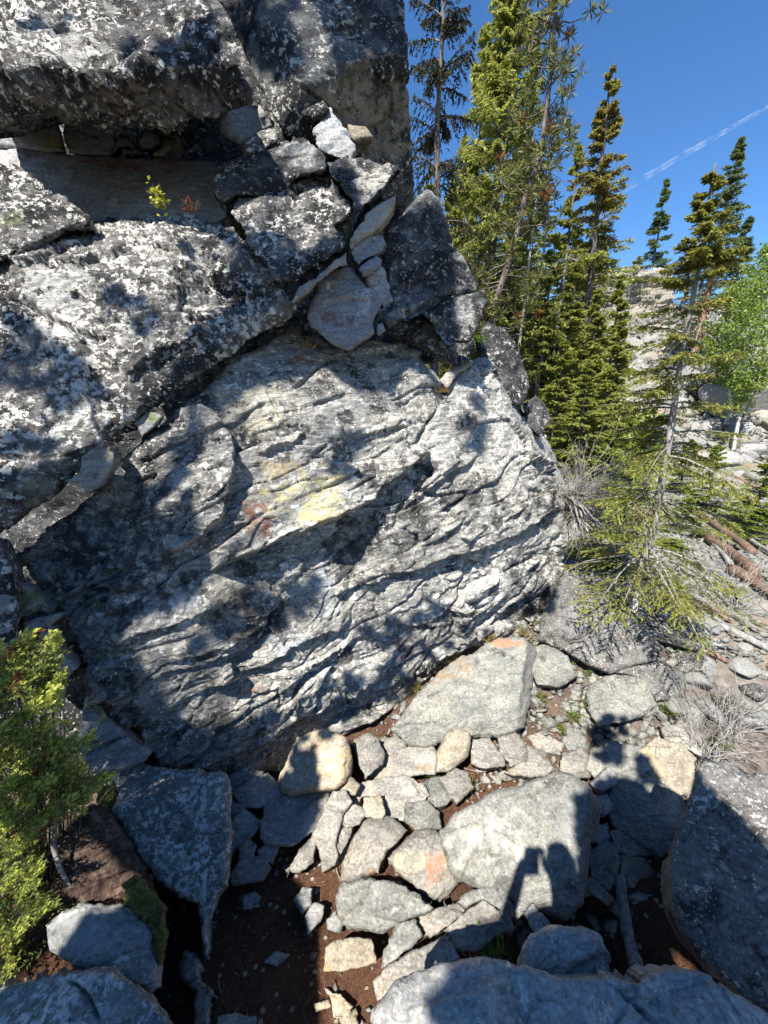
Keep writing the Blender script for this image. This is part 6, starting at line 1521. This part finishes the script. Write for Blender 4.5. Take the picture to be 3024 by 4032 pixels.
SHADE = [  # outline on the rock face, how dense the leaves are that shade it, how far up the light they hang
 ([(60, 2230), (300, 2020), (480, 1880), (540, 1880), (560, 1960), (700, 1990), (820, 1960), (860, 1990), (700, 2090), (720, 2140), (800, 2160), (900, 2090), (910, 2260), (800, 2380), (720, 2430), (560, 2440), (470, 2500), (500, 2600), (580, 2640), (610, 2700), (640, 2780), (720, 2860), (830, 2930), (960, 2880), (1080, 2800), (1130, 2840), (1000, 2950), (900, 3060), (600, 3020), (380, 2750), (260, 2540), (150, 2310)], 1.0, 5.5, 7.0),
 ([(700, 1780), (860, 1760), (880, 1900), (720, 1960)], .5, 6, 7.5),
 ([(830, 2930), (1250, 2760), (1500, 2600), (1900, 2460), (2200, 2300), (2180, 2400), (1900, 2510), (1500, 2800), (1100, 3010)], .22, 6, 7.5),
 ([(1000, 2420), (1250, 2260), (1260, 2420), (1050, 2520), (850, 2620), (820, 2540)], .45, 6, 7.5),
 ([(1400, 2480), (1700, 2330), (1760, 2400), (1450, 2580)], .4, 6, 7.5),
 ([(460, 3190), (760, 3060), (740, 3300), (800, 3480), (640, 3480), (500, 3300)], .85, 4.5, 5.5),
 ([(760, 3060), (890, 3060), (900, 3480), (800, 3480), (740, 3300)], .38, 4.5, 5.5),
 ([(900, 3060), (960, 3040), (1100, 3080), (1240, 3110), (1250, 3180), (1200, 3290), (1140, 3400), (1000, 3480), (900, 3500)], 1.0, 4.5, 5.5),
 ([(1110, 3080), (1150, 2980), (1230, 2960), (1260, 3080), (1130, 3110)], .8, 4.5, 5.5),
 ([(880, 0), (1180, 0), (1150, 130), (1200, 260), (1150, 310), (1050, 330), (960, 170)], .75, 6, 8),
 ([(1200, -60), (1600, -60), (1602, 240), (1400, 280), (1330, 300), (1300, 140)], .85, 6, 8),
 ([(840, 720), (860, 660), (1060, 600), (1050, 700), (1020, 770), (900, 765)], .95, 6, 8),
 ([(1290, 640), (1390, 640), (1400, 760), (1430, 830), (1380, 860), (1330, 720)], .8, 6, 8),
 ([(950, 880), (1080, 900), (1250, 960), (1200, 1080), (1080, 1090), (1000, 960)], .65, 6, 8),
 ([(800, 880), (930, 900), (1000, 1010), (900, 960)], .7, 6, 8),
 ([(1510, 1000), (1520, 880), (1740, 840), (1770, 930), (1790, 1130), (1660, 1200), (1560, 1260)], .95, 6, 8),
 ([(1685, 1225), (1790, 1180), (1800, 1330), (1750, 1300)], .9, 6, 8),
 ([(1210, 1280), (1240, 1110), (1390, 960), (1520, 900), (1545, 1200), (1500, 1320), (1380, 1395), (1290, 1370)], 1.0, 6, 7.5),
 ([(1380, 840), (1480, 800), (1550, 780), (1500, 890), (1400, 950)], .6, 6, 8),
 ([(880, 1470), (1030, 1370), (1160, 1290), (1300, 1385), (1400, 1390), (1560, 1340), (1660, 1410), (1750, 1560), (1640, 1480), (1500, 1420), (1430, 1420), (1290, 1460), (1180, 1520), (960, 1540), (860, 1620), (760, 1610)], .95, 5.5, 6.5),
 ([(0, 1380), (150, 1330), (330, 1430), (420, 1560), (250, 1640), (160, 1560), (0, 1500)], .5, 6, 8),
 ([(0, 1240), (160, 1300), (230, 1370), (60, 1360)], .5, 6, 8),
 ([(0, 1700), (180, 1640), (260, 1720), (100, 1790), (0, 1790)], .35, 6, 8),
 ([(400, 1100), (560, 1180), (700, 1300), (560, 1330), (420, 1240)], .35, 6, 8),
 ([(60, 60), (260, 30), (240, 90), (60, 120)], .35, 6, 8), ([(420, 90), (560, 60), (620, 190), (500, 230)], .35, 6, 8), ([(640, 20), (780, 80), (760, 170), (660, 130)], .3, 6, 8),
 ([(2660, 3300), (2745, 3080), (2860, 3180), (3024, 3380), (3060, 3700), (2850, 3650), (2700, 3600), (2640, 3500)], .92, 4.5, 6),
 ([(2700, 3620), (3050, 3700), (3050, 3980), (2900, 3880), (2720, 3700)], .45, 4.5, 6),
 ([(2270, 3150), (2420, 3060), (2520, 3090), (2600, 3200), (2660, 3300), (2640, 3750), (2400, 3850), (2280, 3700), (2240, 3600), (2290, 3400)], 1.0, 4.5, 6),
 ([(2310, 2900), (2400, 2830), (2450, 2900), (2440, 3010), (2360, 3000)], .8, 5, 6), ([(2500, 2970), (2560, 2990), (2600, 3080), (2520, 3080)], .8, 5, 6),
 ([(2060, 3690), (2380, 3700), (2600, 3840), (3050, 4010), (3050, 4090), (2300, 4090), (2100, 3900)], .9, 4.5, 5.5),
 ([(1800, 3830), (2080, 3830), (2300, 4090), (1900, 4090), (1700, 3960)], .45, 4.5, 5.5),
 ([(1780, 1600), (1900, 1500), (1960, 1620), (1900, 1800), (1800, 1760)], .3, 6, 8), ([(1330, 1800), (1460, 1760), (1450, 1950), (1350, 1960)], .35, 6, 8),
]
def shade_trees():
    rs = np.random.RandomState(4)
    allC = []
    for poly, dens, s0, s1 in SHADE:
        poly = np.asarray(poly, float)
        x0, y0 = poly.min(0); x1, y1 = poly.max(0)
        g = 11.0
        X, Y = np.meshgrid(np.arange(x0, x1, g), np.arange(y0, y1, g))
        px = (X + g * rs.rand(*X.shape)).ravel(); py = (Y + g * rs.rand(*Y.shape)).ravel()
        k = in_poly(px, py, poly)
        px, py = px[k], py[k]
        if dens < .97:                                # leave clumpy holes
            nz = fbm(np.c_[px * .016, py * .016, np.full(len(px), x0 * .01)], 3, 9)
            th = np.quantile(nz, 1 - dens) if len(nz) else 0
            k = nz > th
            px, py = px[k], py[k]
        if not len(px): continue
        P = surf_pts(px, py)
        sl = s0 + (s1 - s0) * (.5 + .5 * np.sin(px * .013 + py * .009)) * .8 + .2 * rs.rand(len(px)) * (s1 - s0)
        allC.append(P + SUNV * sl[:, None])  # leaves hung on the sun's ray from each point to be shaded
    C = np.concatenate(allC)
    # trunks put under the shaped leaf clumps, along the line of the light
    roots = [np.array([-3.55 - .47 * k, -1.6 - .88 * k, 0.0]) for k in (0, 1.6, 3.4)]
    roots.append(np.array([-.2, -3.6, 0.0]))
    which = np.zeros(len(C), int)
    which[C[:, 2] > 6.8] = 1
    which[C[:, 2] > 8.8] = 2
    which[(C[:, 0] > -1.15) & (C[:, 2] < 6.2)] = 3
    labels = ['conifer behind the viewpoint whose low boughs shade the dirt', 'conifer behind the viewpoint whose boughs shade the great boulder', 'tall conifer behind the viewpoint shading the overhang', 'conifer behind the viewpoint shading the hole and right boulder']
    for w in range(4):
        c = C[which == w]
        if not len(c): continue
        base = roots[w].copy(); base[2] = float(ground_z(base[0], base[1]))
        H = c[:, 2].max() + .8 - base[2]
        hh = np.linspace(-.02, 1, 10)
        tp = base + np.c_[np.zeros(10), np.zeros(10), hh * H]
        n = len(c)
        D = nrm(rs.normal(0, 1, (n, 3)))
        D = nrm(D - (D @ SUNV)[:, None] * SUNV * .75)
        Wv = np.cross(D, SUNV) + rs.normal(0, .25, (n, 3))
        V, q = leaves_mesh(c, D, Wv, .105, .062)
        k = rs.choice(n, min(n, 36), replace=False)
        e = c[k]
        o = np.c_[np.tile(base[:2], (len(k), 1)), np.clip(e[:, 2] - .2 * np.linalg.norm(e[:, :2] - base[:2], axis=1), .5, H)]
        s = np.linspace(0, 1, 5)
        p = o[:, None, :] + (e - o)[:, None, :] * s[None, :, None]
        p[..., 2] += .12 * np.sin(s * np.pi)[None]
        build_tree('shade_conifer', labels[w], None, base, tp, .13 * (1.05 - hh) + .01, (p, .006 * (1.3 - s)[None] * np.ones((len(k), 1))), (V, q), lcol(rs, n, (.02, .035, .012), (.10, .13, .03)))
shade_trees()

def hull(name, label, pts, mat, cat='boulder', seed=1):
    import bmesh
    pts = np.asarray(pts, float)
    base = np.array([pts[:, 0].mean(), pts[:, 1].mean(), pts[:, 2].min()])
    bm = bmesh.new()
    for p in pts - base: bm.verts.new(p)
    r = bmesh.ops.convex_hull(bm, input=bm.verts)
    bmesh.ops.delete(bm, geom=list({g for g in r['geom_interior'] + r['geom_unused'] if isinstance(g, bmesh.types.BMVert)}), context='VERTS')
    bmesh.ops.triangulate(bm, faces=bm.faces)
    for _ in range(3):
        bmesh.ops.subdivide_edges(bm, edges=bm.edges, cuts=1, use_grid_fill=True)
    V = np.array([v.co[:] for v in bm.verts]); bm.verts.index_update()
    F = [[v.index for v in f.verts] for f in bm.faces]
    bm.free()
    V = V + .03 * np.stack([fbm(V * 2.5, 3, seed + a) for a in range(3)], 1)
    tr = [f for f in F if len(f) == 3]; qd = [f for f in F if len(f) == 4]
    o = link(name, mesh_np(name, V, quads=np.array(qd) if qd else None, tris=np.array(tr) if tr else None, mats=[M[mat]], smooth=False, colors=np.zeros((len(V), 4))), loc=base)
    tag(o, label, cat)
    return o
# unseen rock added behind the viewpoint, shaped so its straight edge shades the dirt
A, B = at_z(1264, 3640, 0.), at_z(1258, 4032, 0.)
d = nrm(B - A)
Q = B + d * ((B[1] + 1.15) / -d[1])
k = 4.6
top = [A, at_z(1215, 3520, 0.), at_z(1130, 3430, 0.), at_z(930, 3500, 0.), at_z(640, 3560, .3), at_z(420, 3580, .5)]
pts = [p + SUNV * k for p in top] + [Q, Q + [-.3, -1.2, 0], Q + [-2.6, -1.0, 0], Q + [-2.6, .2, 0], at_z(200, 3900, .7) + SUNV * k, Q + [-2.0, -.6, 3.4]]
hull('rear_boulder', 'tall rock behind the viewpoint whose straight edge shades the dirt', pts, 'lichen', seed=70)
hull('standing_boulder', 'boulder under the feet of the person with the phone', [(-.45, -.85, 1.42), (.55, -.8, 1.40), (.6, -.12, 1.42), (-.4, -.08, 1.42), (-.7, -1.2, 0), (.8, -1.2, 0), (.75, .02, .0), (-.6, .02, 0), (-.55, .0, .9), (.7, .0, .9)], 'slate', seed=80)
# ------------------------------------------------------------------ the person with the phone, whose shadow falls on the boulder
def person():
    root = empty('person', (.06, -.42, 1.43))
    tag(root, 'person in dark jacket holding up a phone, seen only as a shadow', 'person')
    O = np.array([.06, -.42, 1.43])
    J = {'pel': (0, 0, .92, .15, .11), 'wst': (0, .01, 1.08, .14, .10), 'chs': (0, .04, 1.28, .17, .12), 'shm': (0, .05, 1.43, .13, .09), 'nck': (0, .10, 1.52, .055, .055), 'hd0': (0, .17, 1.62, .075, .085), 'hd1': (0, .21, 1.72, .085, .10), 'hd2': (0, .20, 1.80, .07, .08),
         'shl': (-.19, .05, 1.41, .065, .06), 'ell': (-.27, .18, 1.20, .045, .045), 'wrl': (-.13, .36, 1.40, .03, .03), 'hnl': (-.10, .385, 1.45, .032, .022),
         'shr': (.19, .05, 1.41, .065, .06), 'elr': (.27, .18, 1.20, .045, .045), 'wrr': (.03, .36, 1.40, .03, .03), 'hnr': (.0, .385, 1.45, .032, .022),
         'hpl': (-.10, 0, .86, .10, .10), 'knl': (-.12, .03, .48, .065, .065), 'anl': (-.12, -.02, .09, .045, .045), 'tol': (-.13, .16, .03, .04, .03),
         'hpr': (.10, 0, .86, .10, .10), 'knr': (.12, .03, .48, .065, .065), 'anr': (.12, -.02, .09, .045, .045), 'tor': (.13, .16, .03, .04, .03)}
    Ed = [('pel', 'wst'), ('wst', 'chs'), ('chs', 'shm'), ('shm', 'nck'), ('nck', 'hd0'), ('hd0', 'hd1'), ('hd1', 'hd2'), ('shm', 'shl'), ('shl', 'ell'), ('ell', 'wrl'), ('wrl', 'hnl'), ('shm', 'shr'), ('shr', 'elr'), ('elr', 'wrr'), ('wrr', 'hnr'),
          ('pel', 'hpl'), ('hpl', 'knl'), ('knl', 'anl'), ('anl', 'tol'), ('pel', 'hpr'), ('hpr', 'knr'), ('knr', 'anr'), ('anr', 'tor')]
    def skinned(name, J, Ed, rootk, mat, sub=2):
        ks = list(J)
        me = bpy.data.meshes.new(name)
        me.from_pydata([J[k][:3] for k in ks], [(ks.index(a), ks.index(b)) for a, b in Ed], [])
        o = link(name, me, root)
        md = o.modifiers.new('skin', 'SKIN')
        for i, k in enumerate(ks):
            me.skin_vertices[0].data[i].radius = J[k][3:5]
            me.skin_vertices[0].data[i].use_root = (k == rootk)
        md.use_smooth_shade = True
        sb = o.modifiers.new('sub', 'SUBSURF'); sb.levels = sub; sb.render_levels = sub
        me.materials.append(mat)
        return o
    cl, nt, bb = base_mat('dark_jacket'); bb.inputs['Base Color'].default_value = (.04, .045, .06, 1); bb.inputs['Roughness'].default_value = .9
    sk, nt, bb = base_mat('skin'); bb.inputs['Base Color'].default_value = (.45, .28, .20, 1); bb.inputs['Roughness'].default_value = .6
    skinned('body', J, Ed, 'pel', cl)
    for sg, hx in ((-1, -.10), (1, .0)):
        for f in range(5):
            b0 = np.array([hx + sg * .004, .385, 1.455 + .0])
            zz = .012 * (f - 1.5)
            tipx = -.05
            JJ = {'a': (hx, .385, 1.45 + zz * .6, .009, .009), 'b': (hx + sg * -.0, .405, 1.468 + zz, .0085, .0085), 'c': (hx - sg * .028, .412, 1.472 + zz, .0075, .0075), 'd': (hx - sg * (.045 + .004 * (f % 3)), .405, 1.470 + zz, .0065, .0065)}
            skinned('finger', JJ, [('a', 'b'), ('b', 'c'), ('c', 'd')], 'a', sk, 1)
    import bmesh
    bm = bmesh.new(); bmesh.ops.create_cube(bm, size=1.0)
    bmesh.ops.scale(bm, vec=(.075, .009, .150), verts=bm.verts)
    bmesh.ops.bevel(bm, geom=bm.edges[:], offset=.003, segments=2, affect='EDGES')
    me = bpy.data.meshes.new('phone'); bm.to_mesh(me); bm.free()
    pm, nt, bb = base_mat('black_phone'); bb.inputs['Base Color'].default_value = (.02, .02, .02, 1); bb.inputs['Roughness'].default_value = .3
    me.materials.append(pm)
    ph = link('phone', me, loc=(.0, -.035, 2.86)); ph.rotation_euler = (-PITCH, 0, 0)
    tag(ph, 'black phone held up in front of the person', 'phone')
person()
